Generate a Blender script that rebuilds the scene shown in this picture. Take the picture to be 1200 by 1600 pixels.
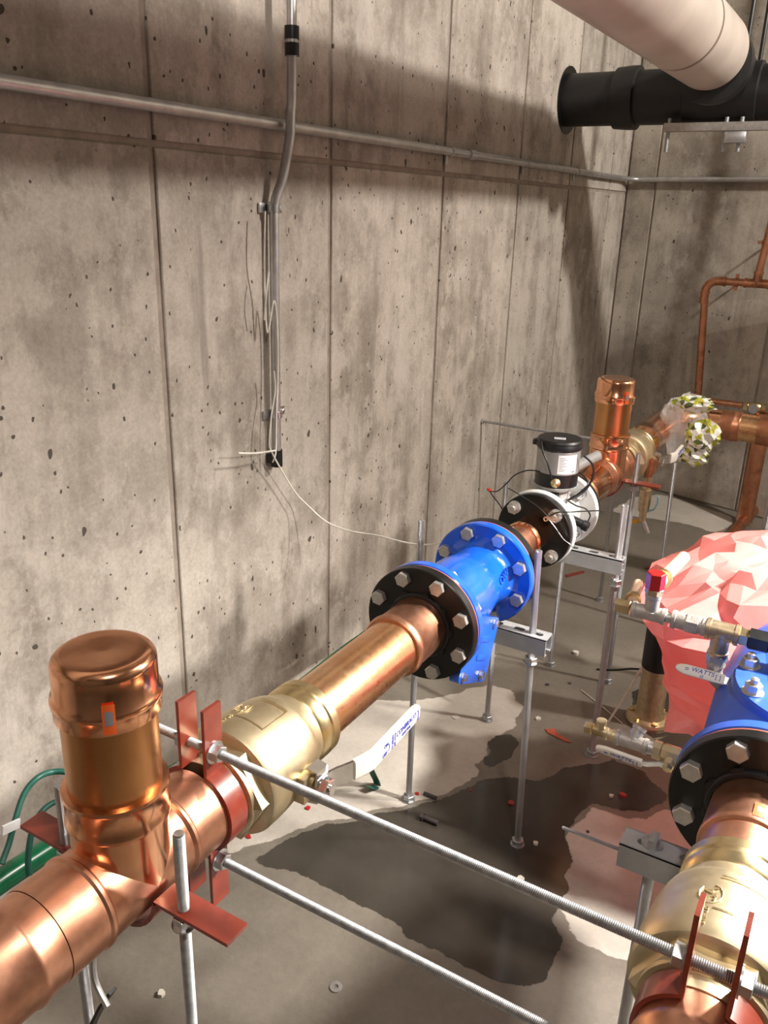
import bpy, bmesh, math, random
from mathutils import Vector, Matrix, noise
random.seed(7)
for o in list(bpy.data.objects): bpy.data.objects.remove(o)
scene = bpy.context.scene
COL = scene.collection

# ------------------------------------------------------------------ camera
F = 1305.15; H = 1.45                                   # focal length in px of the 1200x1600 frame, camera height
RX = Vector((0.8592557, 0.19758584, -0.47184688))       # world axes seen in camera space (right, down, forward)
RY = Vector((0.51078061, -0.28094269, 0.81251116))
RZ = Vector((0.02797877, -0.93916508, -0.34232462))
cam_d = bpy.data.cameras.new('camera'); cam = bpy.data.objects.new('camera', cam_d); COL.objects.link(cam)
cam_d.sensor_fit = 'VERTICAL'; cam_d.sensor_height = 36.0; cam_d.lens = F / 1600 * 36.0
cam_d.clip_start = 0.02
right = Vector((RX[0], RY[0], RZ[0])); down = Vector((RX[1], RY[1], RZ[1])); fwd = Vector((RX[2], RY[2], RZ[2]))
up = (-down).normalized(); right.normalize(); fwd.normalize()
m3 = Matrix((right, up, -fwd)).transposed()
cam.matrix_world = Matrix.Translation((0, 0, H)) @ m3.to_4x4()
scene.camera = cam

# ------------------------------------------------------------------ light and exposure
scene.view_settings.view_transform = 'Standard'; scene.view_settings.look = 'None'
scene.view_settings.gamma = 1.0; scene.view_settings.use_curve_mapping = False
scene.view_settings.exposure = 0.0
world = bpy.data.worlds.new('world'); scene.world = world; world.use_nodes = True
world.node_tree.nodes['Background'].inputs[0].default_value = (0.9, 0.88, 0.85, 1)
world.node_tree.nodes['Background'].inputs[1].default_value = 0.006
def lamp(name, loc, power, radius, col):
    l = bpy.data.lights.new(name, 'POINT'); l.energy = power; l.shadow_soft_size = radius; l.color = col
    o = bpy.data.objects.new(name, l); COL.objects.link(o); o.location = loc; return o
lamp('ceiling_bulb_far', (1.60, 2.80, 3.20), 390, 0.09, (1.0, 0.935, 0.86))
lamp('ceiling_bulb_near', (0.36, 0.00, 2.74), 84, 0.07, (1.0, 0.925, 0.85))
def spot(name, loc, aim, power, radius, angle, blend, col):
    l = bpy.data.lights.new(name, 'SPOT'); l.energy = power; l.shadow_soft_size = radius; l.color = col
    l.spot_size = math.radians(angle); l.spot_blend = blend
    o = bpy.data.objects.new(name, l); COL.objects.link(o); o.location = loc
    o.rotation_euler = (Vector(aim) - Vector(loc)).to_track_quat('-Z', 'Y').to_euler(); return o
spot('clamp_work_light', (0.48, 1.75, 1.52), (0.12, 1.50, 0.70), 270, 0.05, 106, 0.8, (1.0, 0.95, 0.88))

# ------------------------------------------------------------------ pixel to place
def ray(px, py):
    a, b = (px - 600) / F, (py - 800) / F
    return Vector((RX[0]*a + RX[1]*b + RX[2], RY[0]*a + RY[1]*b + RY[2], RZ[0]*a + RZ[1]*b + RZ[2]))
def on_z(px, py, z): v = ray(px, py); k = (z - H) / v.z; return Vector((v.x*k, v.y*k, z))
def on_y(px, py, y): v = ray(px, py); k = y / v.y; return Vector((v.x*k, y, H + v.z*k))
def on_x(px, py, x): v = ray(px, py); k = x / v.x; return Vector((x, v.y*k, H + v.z*k))

# ------------------------------------------------------------------ materials
MATS = {}
def newmat(name):
    m = bpy.data.materials.new(name); m.use_nodes = True; MATS[name] = m
    nt = m.node_tree; return m, nt, nt.nodes['Principled BSDF']
def N(nt, t, **kw):
    n = nt.nodes.new(t)
    for k, v in kw.items():
        if k.startswith('i_'): n.inputs[k[2:].replace('_', ' ')].default_value = v
        else: setattr(n, k, v)
    return n
def ramp(nt, fac, stops):
    r = nt.nodes.new('ShaderNodeValToRGB'); e = r.color_ramp.elements
    while len(e) < len(stops): e.new(0.5)
    for el, (p, c) in zip(e, stops): el.position = p; el.color = (c[0], c[1], c[2], 1)
    nt.links.new(fac, r.inputs[0]); return r.outputs[0]
def mix(nt, fac, a, b, mode='MIX'):
    n = nt.nodes.new('ShaderNodeMix'); n.data_type = 'RGBA'; n.blend_type = mode
    for s, v in ((0, fac), (6, a), (7, b)):
        if hasattr(v, 'is_output'): nt.links.new(v, n.inputs[s])
        elif s == 0: n.inputs[0].default_value = v
        else: n.inputs[s].default_value = (v[0], v[1], v[2], 1)
    return n.outputs[2]
def math_n(nt, op, a, b=0.0, c=None):
    n = nt.nodes.new('ShaderNodeMath'); n.operation = op
    for i, v in enumerate((a, b) if c is None else (a, b, c)):
        if hasattr(v, 'is_output'): nt.links.new(v, n.inputs[i])
        else: n.inputs[i].default_value = v
    return n.outputs[0]
def noise_n(nt, vec, scale, detail=4, rough=0.6):
    n = N(nt, 'ShaderNodeTexNoise'); n.inputs['Scale'].default_value = scale
    n.inputs['Detail'].default_value = detail; n.inputs['Roughness'].default_value = rough
    if vec is not None: nt.links.new(vec, n.inputs['Vector'])
    return n.outputs[0]
def mapped(nt, vec, scale=(1, 1, 1), loc=(0, 0, 0)):
    n = N(nt, 'ShaderNodeMapping'); nt.links.new(vec, n.inputs[0])
    n.inputs['Scale'].default_value = scale; n.inputs['Location'].default_value = loc; return n.outputs[0]
def bump(nt, b, height, strength=0.3, dist=0.01):
    n = N(nt, 'ShaderNodeBump'); n.inputs['Strength'].default_value = strength; n.inputs['Distance'].default_value = dist
    nt.links.new(height, n.inputs['Height']); nt.links.new(n.outputs[0], b.inputs['Normal'])

def plain(name, col, rough=0.5, metal=0.0, var=0.12, scale=30, coat=0.0, bmp=0.0):
    m, nt, b = newmat(name)
    g = N(nt, 'ShaderNodeNewGeometry').outputs['Position']
    n = noise_n(nt, g, scale)
    lo = [max(0, c*(1-var)) for c in col]; hi = [min(1, c*(1+var)) for c in col]
    c = ramp(nt, n, [(0.3, lo), (0.7, hi)]); nt.links.new(c, b.inputs['Base Color'])
    r = math_n(nt, 'MULTIPLY_ADD', n, 0.25*rough, rough*0.87); nt.links.new(r, b.inputs['Roughness'])
    b.inputs['Metallic'].default_value = metal
    if coat: b.inputs['Coat Weight'].default_value = coat; b.inputs['Coat Roughness'].default_value = 0.12
    if bmp: bump(nt, b, noise_n(nt, g, scale*4), bmp, 0.004)
    return m

def concrete(name, axis, light=(0.56, 0.515, 0.46), dark=(0.29, 0.255, 0.215)):
    m, nt, b = newmat(name)
    g = N(nt, 'ShaderNodeNewGeometry').outputs['Position']
    oi = N(nt, 'ShaderNodeObjectInfo').outputs['Random']
    off = N(nt, 'ShaderNodeCombineXYZ'); nt.links.new(math_n(nt, 'MULTIPLY', oi, 7.0), off.inputs[2])
    va = N(nt, 'ShaderNodeVectorMath', operation='ADD'); nt.links.new(g, va.inputs[0]); nt.links.new(off.outputs[0], va.inputs[1])
    p = va.outputs[0]
    big = noise_n(nt, p, 2.6, 6, 0.62)
    mid = noise_n(nt, p, 9.0, 6, 0.68)
    st = noise_n(nt, mapped(nt, p, (9, 9, 0.7)), 1.0, 5, 0.62)
    fine = noise_n(nt, p, 120, 3, 0.7)
    s = math_n(nt, 'ADD', math_n(nt, 'MULTIPLY', big, 0.42), math_n(nt, 'ADD', math_n(nt, 'MULTIPLY', mid, 0.26), math_n(nt, 'MULTIPLY', st, 0.32)))
    c = ramp(nt, s, [(0.41, dark), (0.485, [0.45*x+0.55*y for x, y in zip(light, dark)]), (0.57, light)])
    blo = noise_n(nt, mapped(nt, p, (1, 1, 0.8), (2, 5, 9)), 6.5, 9, 0.74)
    c = mix(nt, ramp(nt, blo, [(0.50, (0, 0, 0)), (0.57, (0.55, 0.55, 0.55))]), c, [x*1.04 for x in light])
    blo2 = noise_n(nt, mapped(nt, p, (1, 1, 0.6), (8, 1, 4)), 8.0, 9, 0.76)
    c = mix(nt, ramp(nt, blo2, [(0.55, (0, 0, 0)), (0.64, (0.34, 0.34, 0.34))]), c, [x*0.9 for x in dark])
    # per panel tone
    c = mix(nt, 1.0, c, ramp(nt, oi, [(0, (0.90, 0.89, 0.88)), (1, (1.08, 1.07, 1.06))]), 'MULTIPLY')
    c = mix(nt, 0.6, c, ramp(nt, fine, [(0.3, (0.66, 0.64, 0.62)), (0.7, (1.0, 1.0, 1.0))]), 'MULTIPLY')
    # pale efflorescence and dark drips
    ef = math_n(nt, 'MULTIPLY', noise_n(nt, mapped(nt, p, (3.1, 3.1, 1.6), (4, 2, 1)), 1.0, 7, 0.7), 1.0)
    c = mix(nt, ramp(nt, ef, [(0.56, (0, 0, 0)), (0.66, (0.55, 0.55, 0.55))]), c, (0.60, 0.55, 0.50))
    dr = noise_n(nt, mapped(nt, p, (12, 12, 1.1), (1, 7, 3)), 1.0, 6, 0.66)
    c = mix(nt, ramp(nt, dr, [(0.60, (0, 0, 0)), (0.72, (0.6, 0.6, 0.6))]), c, [x*0.72 for x in dark])
    # bug holes
    def holes(scale, thr, stretch, sel_t):
        wv = N(nt, 'ShaderNodeVectorMath', operation='ADD')
        nn = N(nt, 'ShaderNodeTexNoise'); nn.inputs['Scale'].default_value = scale*1.7; nt.links.new(g, nn.inputs['Vector'])
        sc = N(nt, 'ShaderNodeVectorMath', operation='SCALE'); sc.inputs['Scale'].default_value = 0.45/scale
        nt.links.new(nn.outputs['Color'], sc.inputs[0]); nt.links.new(p, wv.inputs[0]); nt.links.new(sc.outputs[0], wv.inputs[1])
        v = N(nt, 'ShaderNodeTexVoronoi'); v.inputs['Scale'].default_value = scale; nt.links.new(mapped(nt, wv.outputs[0], (0 if axis == 0 else 1, 0 if axis == 1 else 1, stretch)), v.inputs['Vector'])
        h = math_n(nt, 'LESS_THAN', v.outputs['Distance'], thr)
        sel = N(nt, 'ShaderNodeSeparateColor'); nt.links.new(v.outputs['Color'], sel.inputs[0])
        k = math_n(nt, 'GREATER_THAN', sel.outputs[0], sel_t)
        return math_n(nt, 'MULTIPLY', h, k)
    h1 = holes(15, 0.095, 0.7, 0.80); h2 = holes(38, 0.13, 0.8, 0.86)
    h = math_n(nt, 'MAXIMUM', h1, h2)
    c = mix(nt, math_n(nt, 'MULTIPLY', h, 0.92), c, (0.055, 0.045, 0.035))
    nt.links.new(c, b.inputs['Base Color'])
    b.inputs['Roughness'].default_value = 0.82; b.inputs['Specular IOR Level'].default_value = 0.3
    hh = math_n(nt, 'SUBTRACT', math_n(nt, 'ADD', math_n(nt, 'MULTIPLY', mid, 0.5), math_n(nt, 'MULTIPLY', fine, 0.16)), math_n(nt, 'MULTIPLY', h, 0.8))
    bump(nt, b, hh, 0.55, 0.006)
    return m
concrete('concrete_left', 0)
concrete('concrete_back', 1, (0.52, 0.475, 0.41), (0.28, 0.25, 0.21))
plain('dark_concrete', (0.13, 0.115, 0.10), 0.9, 0, 0.2, 6)
plain('joint_concrete', (0.31, 0.26, 0.215), 0.9, 0, 0.25, 18, bmp=0.5)

# floor: dry concrete, damp concrete and standing water by the 'wet' attribute
m, nt, b = newmat('floor_concrete')
g = N(nt, 'ShaderNodeNewGeometry').outputs['Position']
at = N(nt, 'ShaderNodeAttribute', attribute_name='wet').outputs['Fac']; ad = N(nt, 'ShaderNodeAttribute', attribute_name='dry').outputs['Fac']
big = noise_n(nt, g, 3.0, 6, 0.65); fine = noise_n(nt, g, 60, 5, 0.7); edge = noise_n(nt, g, 14, 5, 0.62)
ew = math_n(nt, 'MULTIPLY', math_n(nt, 'SUBTRACT', edge, 0.5), 0.9); w = math_n(nt, 'ADD', at, ew); wd = math_n(nt, 'ADD', ad, math_n(nt, 'MULTIPLY', ew, -1.0))
dry = ramp(nt, math_n(nt, 'ADD', math_n(nt, 'MULTIPLY', big, 0.7), math_n(nt, 'MULTIPLY', fine, 0.3)), [(0.35, (0.37, 0.335, 0.29)), (0.65, (0.53, 0.485, 0.43))])
damp = ramp(nt, math_n(nt, 'ADD', math_n(nt, 'MULTIPLY', big, 0.7), math_n(nt, 'MULTIPLY', fine, 0.3)), [(0.35, (0.13, 0.112, 0.09)), (0.65, (0.21, 0.185, 0.152))])
wetc = ramp(nt, big, [(0.35, (0.034, 0.029, 0.023)), (0.65, (0.056, 0.048, 0.039))])
f1 = ramp(nt, wd, [(0.47, (1, 1, 1)), (0.53, (0, 0, 0))]); f2 = ramp(nt, w, [(0.47, (0, 0, 0)), (0.53, (1, 1, 1))])
c = mix(nt, f2, mix(nt, f1, dry, damp), wetc); nt.links.new(c, b.inputs['Base Color'])
rr = mix(nt, f2, mix(nt, f1, (0.8,)*3, (0.5,)*3), (0.16,)*3); nt.links.new(rr, b.inputs['Roughness'])
hgt = math_n(nt, 'MULTIPLY', fine, math_n(nt, 'SUBTRACT', 1.0, math_n(nt, 'MULTIPLY', f2, 0.93))); bump(nt, b, hgt, 0.35, 0.004)

def copper(name, a, bcol, rough, stain=0.35, dirt=(0.16, 0.075, 0.04), stain_scale=16):
    m, nt, b = newmat(name)
    g = N(nt, 'ShaderNodeNewGeometry').outputs['Position']
    n1 = noise_n(nt, g, stain_scale, 6, 0.68); n2 = noise_n(nt, g, 70, 4, 0.6)
    c = ramp(nt, n1, [(0.34, a), (0.62, bcol)])
    c = mix(nt, ramp(nt, noise_n(nt, mapped(nt, g, (1, 1, 1), (3, 1, 5)), stain_scale*0.8, 3, 0.6), [(0.54, (0, 0, 0)), (0.70, (stain,)*3)]), c, dirt)
    nt.links.new(c, b.inputs['Base Color']); b.inputs['Metallic'].default_value = 1.0
    nt.links.new(math_n(nt, 'MULTIPLY_ADD', n2, 0.14, rough), b.inputs['Roughness'])
    bump(nt, b, n2, 0.02, 0.002)
    return m
copper('copper_fitting', (0.80, 0.38, 0.20), (0.93, 0.50, 0.30), 0.10, 0.30)
copper('copper_dull', (0.58, 0.27, 0.165), (0.73, 0.39, 0.26), 0.31, 0.6, (0.30, 0.14, 0.09))
copper('copper_tube', (0.86, 0.46, 0.23), (0.95, 0.62, 0.36), 0.22, 0.3, (0.42, 0.20, 0.08), 9)
copper('copper_lacquer', (0.46, 0.21, 0.085), (0.58, 0.29, 0.12), 0.24, 0.3, (0.34, 0.15, 0.06), 6)
copper('copper_old', (0.50, 0.22, 0.12), (0.66, 0.32, 0.19), 0.3, 0.5)
copper('brass_cast', (0.62, 0.52, 0.33), (0.71, 0.61, 0.42), 0.38, 0.25, (0.42, 0.33, 0.20), 22)
copper('brass_bright', (0.68, 0.54, 0.28), (0.76, 0.62, 0.36), 0.24, 0.12, (0.45, 0.33, 0.15), 20)
copper('bronze', (0.52, 0.41, 0.27), (0.66, 0.53, 0.36), 0.36, 0.4, (0.26, 0.19, 0.11), 60)
plain('chrome', (0.72, 0.71, 0.70), 0.16, 1.0, 0.1, 40)
plain('zinc', (0.62, 0.63, 0.65), 0.33, 1.0, 0.16, 60)
plain('zinc_rough', (0.42, 0.43, 0.44), 0.46, 0.85, 0.2, 90)
plain('galvanised', (0.58, 0.58, 0.58), 0.42, 0.9, 0.14, 25)
plain('strut_grey', (0.44, 0.45, 0.46), 0.5, 0.55, 0.12, 25)
plain('bolt_zinc', (0.60, 0.58, 0.55), 0.34, 0.8, 0.12, 90)
plain('iron_grey', (0.45, 0.42, 0.39), 0.48, 0.55, 0.2, 70, bmp=0.2)
plain('red_paint', (0.235, 0.038, 0.022), 0.33, 0, 0.2, 40, coat=0.3)
plain('red_plastic', (0.38, 0.012, 0.012), 0.3, 0, 0.1, 40)
plain('black_paint', (0.004, 0.004, 0.004), 0.36, 0, 0.3, 40)
plain('black_plastic', (0.008, 0.008, 0.009), 0.38, 0, 0.2, 50)
plain('black_iron_pipe', (0.009, 0.009, 0.009), 0.5, 0, 0.3, 14, bmp=0.2)
plain('blue_paint', (0.008, 0.10, 0.62), 0.18, 0, 0.2, 14, coat=0.6, bmp=0.06)
plain('blue_dull', (0.03, 0.10, 0.50), 0.35, 0, 0.2, 14)
plain('gasket_red', (0.42, 0.09, 0.05), 0.6)
plain('white_vinyl', (0.80, 0.76, 0.68), 0.32, 0, 0.05, 25)
plain('white_paint', (0.60, 0.60, 0.585), 0.38, 0, 0.07, 25)
plain('grey_paint', (0.42, 0.42, 0.41), 0.40, 0, 0.08, 25)
plain('silver_housing', (0.33, 0.325, 0.32), 0.36, 0.35, 0.05, 25)
plain('label_white', (0.78, 0.78, 0.80), 0.5, 0, 0.04, 20)
plain('print_grey', (0.22, 0.22, 0.24), 0.6)
plain('print_blue', (0.03, 0.05, 0.42), 0.5)
plain('beige_jacket', (0.58, 0.51, 0.45), 0.34, 0, 0.14, 5)
plain('seam_tape', (0.20, 0.15, 0.12), 0.6)
plain('cable_white', (0.72, 0.69, 0.62), 0.5)
plain('cable_black', (0.012, 0.012, 0.012), 0.4)
plain('tie_red', (0.45, 0.03, 0.02), 0.4)
plain('green_hose', (0.0, 0.13, 0.05), 0.28, 0, 0.35, 20)
plain('green_strap', (0.012, 0.10, 0.075), 0.45, 0, 0.2, 40)
plain('orange_tag', (0.80, 0.12, 0.02), 0.5)
plain('tan_tube', (0.55, 0.36, 0.25), 0.45)
plain('teal_lever', (0.22, 0.38, 0.46), 0.4)
plain('yellow_cap', (0.70, 0.42, 0.05), 0.4)
plain('debris_pale', (0.60, 0.56, 0.50), 0.7)
plain('debris_dark', (0.05, 0.04, 0.04), 0.6)
plain('rust_red', (0.30, 0.03, 0.025), 0.5)
plain('copper_print', (0.10, 0.06, 0.05), 0.5)
# threaded steel: fine rings along the rod
def threaded(name, col):
    m, nt, b = newmat(name)
    tc = N(nt, 'ShaderNodeTexCoord').outputs['UV']
    wv = N(nt, 'ShaderNodeTexWave'); wv.bands_direction = 'Y'; wv.inputs['Scale'].default_value = 3.14*5.5; wv.inputs['Distortion'].default_value = 0.0
    nt.links.new(tc, wv.inputs[0])
    n = noise_n(nt, N(nt, 'ShaderNodeNewGeometry').outputs['Position'], 25)
    nt.links.new(ramp(nt, n, [(0.3, [c*0.78 for c in col]), (0.7, col)]), b.inputs['Base Color'])
    b.inputs['Metallic'].default_value = 0.9; b.inputs['Roughness'].default_value = 0.36
    bump(nt, b, wv.outputs['Fac'], 0.6, 0.002)
threaded('threaded_steel', (0.60, 0.60, 0.62))
# pink polythene
m, nt, b = newmat('pink_plastic')
g = N(nt, 'ShaderNodeNewGeometry').outputs['Position']
nt.links.new(ramp(nt, noise_n(nt, g, 5, 5, 0.6), [(0.35, (0.80, 0.23, 0.21)), (0.65, (0.88, 0.38, 0.35))]), b.inputs['Base Color'])
b.inputs['Roughness'].default_value = 0.38; b.inputs['Subsurface Weight'].default_value = 0.0
tr = N(nt, 'ShaderNodeBsdfTranslucent'); tr.inputs[0].default_value = (0.85, 0.28, 0.25, 1)
ms = N(nt, 'ShaderNodeMixShader'); ms.inputs[0].default_value = 0.3
nt.links.new(b.outputs[0], ms.inputs[1]); nt.links.new(tr.outputs[0], ms.inputs[2])
nt.links.new(ms.outputs[0], nt.nodes['Material Output'].inputs[0])
# clear bag
m, nt, b = newmat('clear_plastic')
b.inputs['Base Color'].default_value = (0.93, 0.91, 0.90, 1); b.inputs['Roughness'].default_value = 0.18
tp = N(nt, 'ShaderNodeBsdfTransparent'); ms = N(nt, 'ShaderNodeMixShader'); ms.inputs[0].default_value = 0.28
nt.links.new(tp.outputs[0], ms.inputs[1]); nt.links.new(b.outputs[0], ms.inputs[2]); nt.links.new(ms.outputs[0], nt.nodes['Material Output'].inputs[0])
# printed bag: green yellow and white blotches in rows
m, nt, b = newmat('printed_plastic')
g = N(nt, 'ShaderNodeNewGeometry').outputs['Position']
v = N(nt, 'ShaderNodeTexVoronoi'); v.inputs['Scale'].default_value = 62; nt.links.new(g, v.inputs['Vector'])
sp = N(nt, 'ShaderNodeSeparateColor'); nt.links.new(v.outputs['Color'], sp.inputs[0])
r_ = nt.nodes.new('ShaderNodeValToRGB'); r_.color_ramp.interpolation = 'CONSTANT'; e = r_.color_ramp.elements
for k in range(3): e.new(0.5)
for el, (p, c) in zip(e, [(0, (0.80, 0.80, 0.74)), (0.42, (0.46, 0.50, 0.04)), (0.62, (0.10, 0.13, 0.04)), (0.72, (0.85, 0.85, 0.8)), (0.92, (0.62, 0.60, 0.10))]): el.position = p; el.color = (*c, 1)
nt.links.new(sp.outputs[0], r_.inputs[0]); nt.links.new(r_.outputs[0], b.inputs['Base Color']); b.inputs['Roughness'].default_value = 0.35

# ------------------------------------------------------------------ mesh helpers
ORG = {}
def frame(d, ref=None):
    d = Vector(d).normalized()
    if ref is None: ref = Vector((0, 0, 1)) if abs(d.z) < 0.9 else Vector((1, 0, 0))
    u = Vector(ref) - d*d.dot(Vector(ref)); u.normalize(); return u, d.cross(u), d
class G:
    def __init__(s): s.v = []; s.f = []; s.uv = {}
    def add(s, vs, fs):
        k = len(s.v); s.v += [Vector(x) for x in vs]; s.f += [tuple(i + k for i in f) for f in fs]
    def lathe(s, prof, o, d, seg=40, ref=None, phase=0.0, cap=True):
        u, w, d = frame(d, ref); o = Vector(o); vs, fs = [], []; n = len(prof)
        for (t, r) in prof:
            for j in range(seg):
                a = 2*math.pi*(j + phase)/seg
                vs.append(o + d*t + (u*math.cos(a) + w*math.sin(a))*r)
        for i in range(n-1):
            for j in range(seg):
                k = (j+1) % seg; fs.append((i*seg+j, i*seg+k, (i+1)*seg+k, (i+1)*seg+j))
        if cap and prof[0][1] > 1e-6: fs.append(tuple(reversed(range(seg))))
        if cap and prof[-1][1] > 1e-6: fs.append(tuple((n-1)*seg + j for j in range(seg)))
        s.add(vs, fs); return s
    def hexa(s, o, d, r, h, ref=None, phase=0.0):
        c = r*0.12; s.lathe([(0, r), (h-c*0.6, r), (h, r-c)], o, d, 6, ref, phase); return s
    def ring(s, o, d, ri, ro, h, seg=40):
        s.lathe([(0, ri), (0, ro), (h, ro), (h, ri), (0, ri)], o, d, seg, cap=False); return s
    def box(s, c, size, ax=None, bevel=0.0):
        bm = bmesh.new(); bmesh.ops.create_cube(bm, size=1.0)
        for v in bm.verts: v.co = Vector((v.co.x*size[0], v.co.y*size[1], v.co.z*size[2]))
        if bevel: bmesh.ops.bevel(bm, geom=bm.edges[:], offset=bevel, segments=2, affect='EDGES', profile=0.6)
        M = Matrix([Vector(a).normalized() for a in ax]).transposed() if ax else Matrix.Identity(3)
        bm.verts.index_update(); s.add([Vector(c) + M @ v.co for v in bm.verts], [tuple(v.index for v in f.verts) for f in bm.faces]); bm.free(); return s
    def prism(s, poly, o, u, v, n, th):
        o, u, v, n = map(Vector, (o, u, v, n)); k = len(poly)
        a = [o + u*p[0] + v*p[1] for p in poly]; bb = [p + n*th for p in a]
        s.add(a + bb, [tuple(reversed(range(k))), tuple(range(k, 2*k))] + [(i, (i+1) % k, k+(i+1) % k, k+i) for i in range(k)]); return s
    def strip(s, path, w_dir, width, th_dir_fn, th):
        # a flat bar that follows path, wide along w_dir, with thickness
        w = Vector(w_dir).normalized()*width/2; vs = []; n = len(path)
        P = [Vector(p) for p in path]
        for i, p in enumerate(P):
            t = (P[min(i+1, n-1)] - P[max(i-1, 0)]).normalized(); nn = t.cross(w).normalized()*th/2
            vs += [p - w - nn, p + w - nn, p + w + nn, p - w + nn]
        fs = []
        for i in range(n-1):
            for j in range(4): fs.append((4*i+j, 4*i+(j+1) % 4, 4*i+4+(j+1) % 4, 4*i+4+j))
        fs += [(3, 2, 1, 0), tuple(4*(n-1)+j for j in range(4))]
        s.add(vs, fs); return s
    def tube(s, pts, r, seg=10, smooth=0, cap=True):
        P = [Vector(p) for p in pts]
        if smooth and len(P) > 2:
            Q = []
            for i in range(len(P)-1):
                p0, p1, p2, p3 = P[max(i-1, 0)], P[i], P[i+1], P[min(i+2, len(P)-1)]
                for k in range(smooth):
                    t = k/smooth; t2, t3 = t*t, t*t*t
                    Q.append(0.5*((2*p1) + (p2-p0)*t + (2*p0-5*p1+4*p2-p3)*t2 + (3*p1-p0-3*p2+p3)*t3))
            P = Q + [P[-1]]
        n = len(P); vs = []; u = None
        for i, p in enumerate(P):
            t = (P[min(i+1, n-1)] - P[max(i-1, 0)]).normalized()
            if u is None: u, w, _ = frame(t)
            else:
                u = (u - t*u.dot(t)).normalized(); w = t.cross(u)
            rr = r[min(i, len(r)-1)] if isinstance(r, (list, tuple)) else r
            for j in range(seg):
                a = 2*math.pi*j/seg; vs.append(p + (u*math.cos(a) + w*math.sin(a))*rr)
        fs = [(i*seg+j, i*seg+(j+1) % seg, (i+1)*seg+(j+1) % seg, (i+1)*seg+j) for i in range(n-1) for j in range(seg)]
        if cap: fs += [tuple(reversed(range(seg))), tuple((n-1)*seg+j for j in range(seg))]
        s.add(vs, fs); return s
    def make(s, name, mat, parent=None, angle=32, uv_axis=None):
        if parent is None:
            lo = [min(v[i] for v in s.v) for i in range(3)]; hi = [max(v[i] for v in s.v) for i in range(3)]
            org = Vector(((lo[0]+hi[0])/2, (lo[1]+hi[1])/2, lo[2]))
        else: org = ORG[parent.name]
        me = bpy.data.meshes.new(name); me.from_pydata([tuple(v - org) for v in s.v], [], s.f); me.update()
        bm = bmesh.new(); bm.from_mesh(me); bmesh.ops.recalc_face_normals(bm, faces=bm.faces)
        if uv_axis is not None:
            uvl = bm.loops.layers.uv.new('UVMap'); a = Vector(uv_axis).normalized()
            for f in bm.faces:
                for l in f.loops: l[uvl].uv = (0.0, (l.vert.co).dot(a)*100)
        bm.to_mesh(me); bm.free()
        if angle:
            me.shade_smooth(); me.set_sharp_from_angle(angle=math.radians(angle))
        me.materials.append(MATS[mat])
        o = bpy.data.objects.new(name, me); COL.objects.link(o)
        if parent is None: o.location = org
        else: o.parent = parent
        ORG[o.name] = org; return o
def tag(o, label, cat, group=None):
    o['label'] = label; o['category'] = cat
    if group: o['group'] = group
    return o
def thing(name, loc, label, cat, group=None):
    o = bpy.data.objects.new(name, None); COL.objects.link(o); o.location = loc; o.empty_display_size = 0.05
    ORG[o.name] = Vector(loc); return tag(o, label, cat, group)
def struct(o): o['kind'] = 'structure'; return o
def dup(root, delta, label, group=None):
    r = root.copy(); COL.objects.link(r); r.location = root.location + Vector(delta); r['label'] = label
    if group: r['group'] = group
    elif 'group' in r: del r['group']
    ORG[r.name] = Vector(r.location)
    for ch in list(root.children):
        c = ch.copy(); COL.objects.link(c); c.parent = r; ORG[c.name] = ORG[r.name]
        for gch in ch.children:
            d = gch.copy(); COL.objects.link(d); d.parent = c
    return r
def inst(src, parent, delta, name=None):
    o = src.copy(); COL.objects.link(o); o.parent = parent; o.location = src.location + Vector(delta); ORG[o.name] = ORG[parent.name]; return o
def text(body, size, o, u, v, mat, parent, extrude=0.0003, name='lettering', shear=0.0):
    cu = bpy.data.curves.new('t', 'FONT'); cu.body = body; cu.size = size; cu.align_x = 'CENTER'; cu.align_y = 'CENTER'; cu.extrude = extrude; cu.shear = shear
    ob = bpy.data.objects.new('t', cu); COL.objects.link(ob)
    dg = bpy.context.evaluated_depsgraph_get(); me = bpy.data.meshes.new_from_object(ob.evaluated_get(dg))
    u = Vector(u).normalized(); v = Vector(v).normalized(); n = u.cross(v); org = ORG[parent.name]; o = Vector(o)
    for w in me.vertices: w.co = o + u*w.co.x + v*w.co.y + n*w.co.z - org
    me.name = name; me.materials.clear(); me.materials.append(MATS[mat])
    bpy.data.objects.remove(ob); bpy.data.curves.remove(cu)
    ob = bpy.data.objects.new(name, me); COL.objects.link(ob); ob.parent = parent; ORG[ob.name] = org; return ob
def cyl_patch(c, axis, r, a0, a1, t0, t1, n=8, ref=None):
    u, w, d = frame(axis, ref); c = Vector(c); vs, fs = [], []
    for i in range(n+1):
        a = a0 + (a1-a0)*i/n; e = (u*math.cos(a) + w*math.sin(a))*r
        vs += [c + d*t0 + e, c + d*t1 + e]
    fs = [(2*i, 2*i+2, 2*i+3, 2*i+1) for i in range(n)]
    g = G(); g.add(vs, fs); return g

X, Y, Z = Vector((1, 0, 0)), Vector((0, 1, 0)), Vector((0, 0, 1))
XP, ZP = -0.6536, 0.702          # left pipe axis
XR = -0.02                       # right pipe axis
XW = -1.322                      # face of left wall

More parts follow.
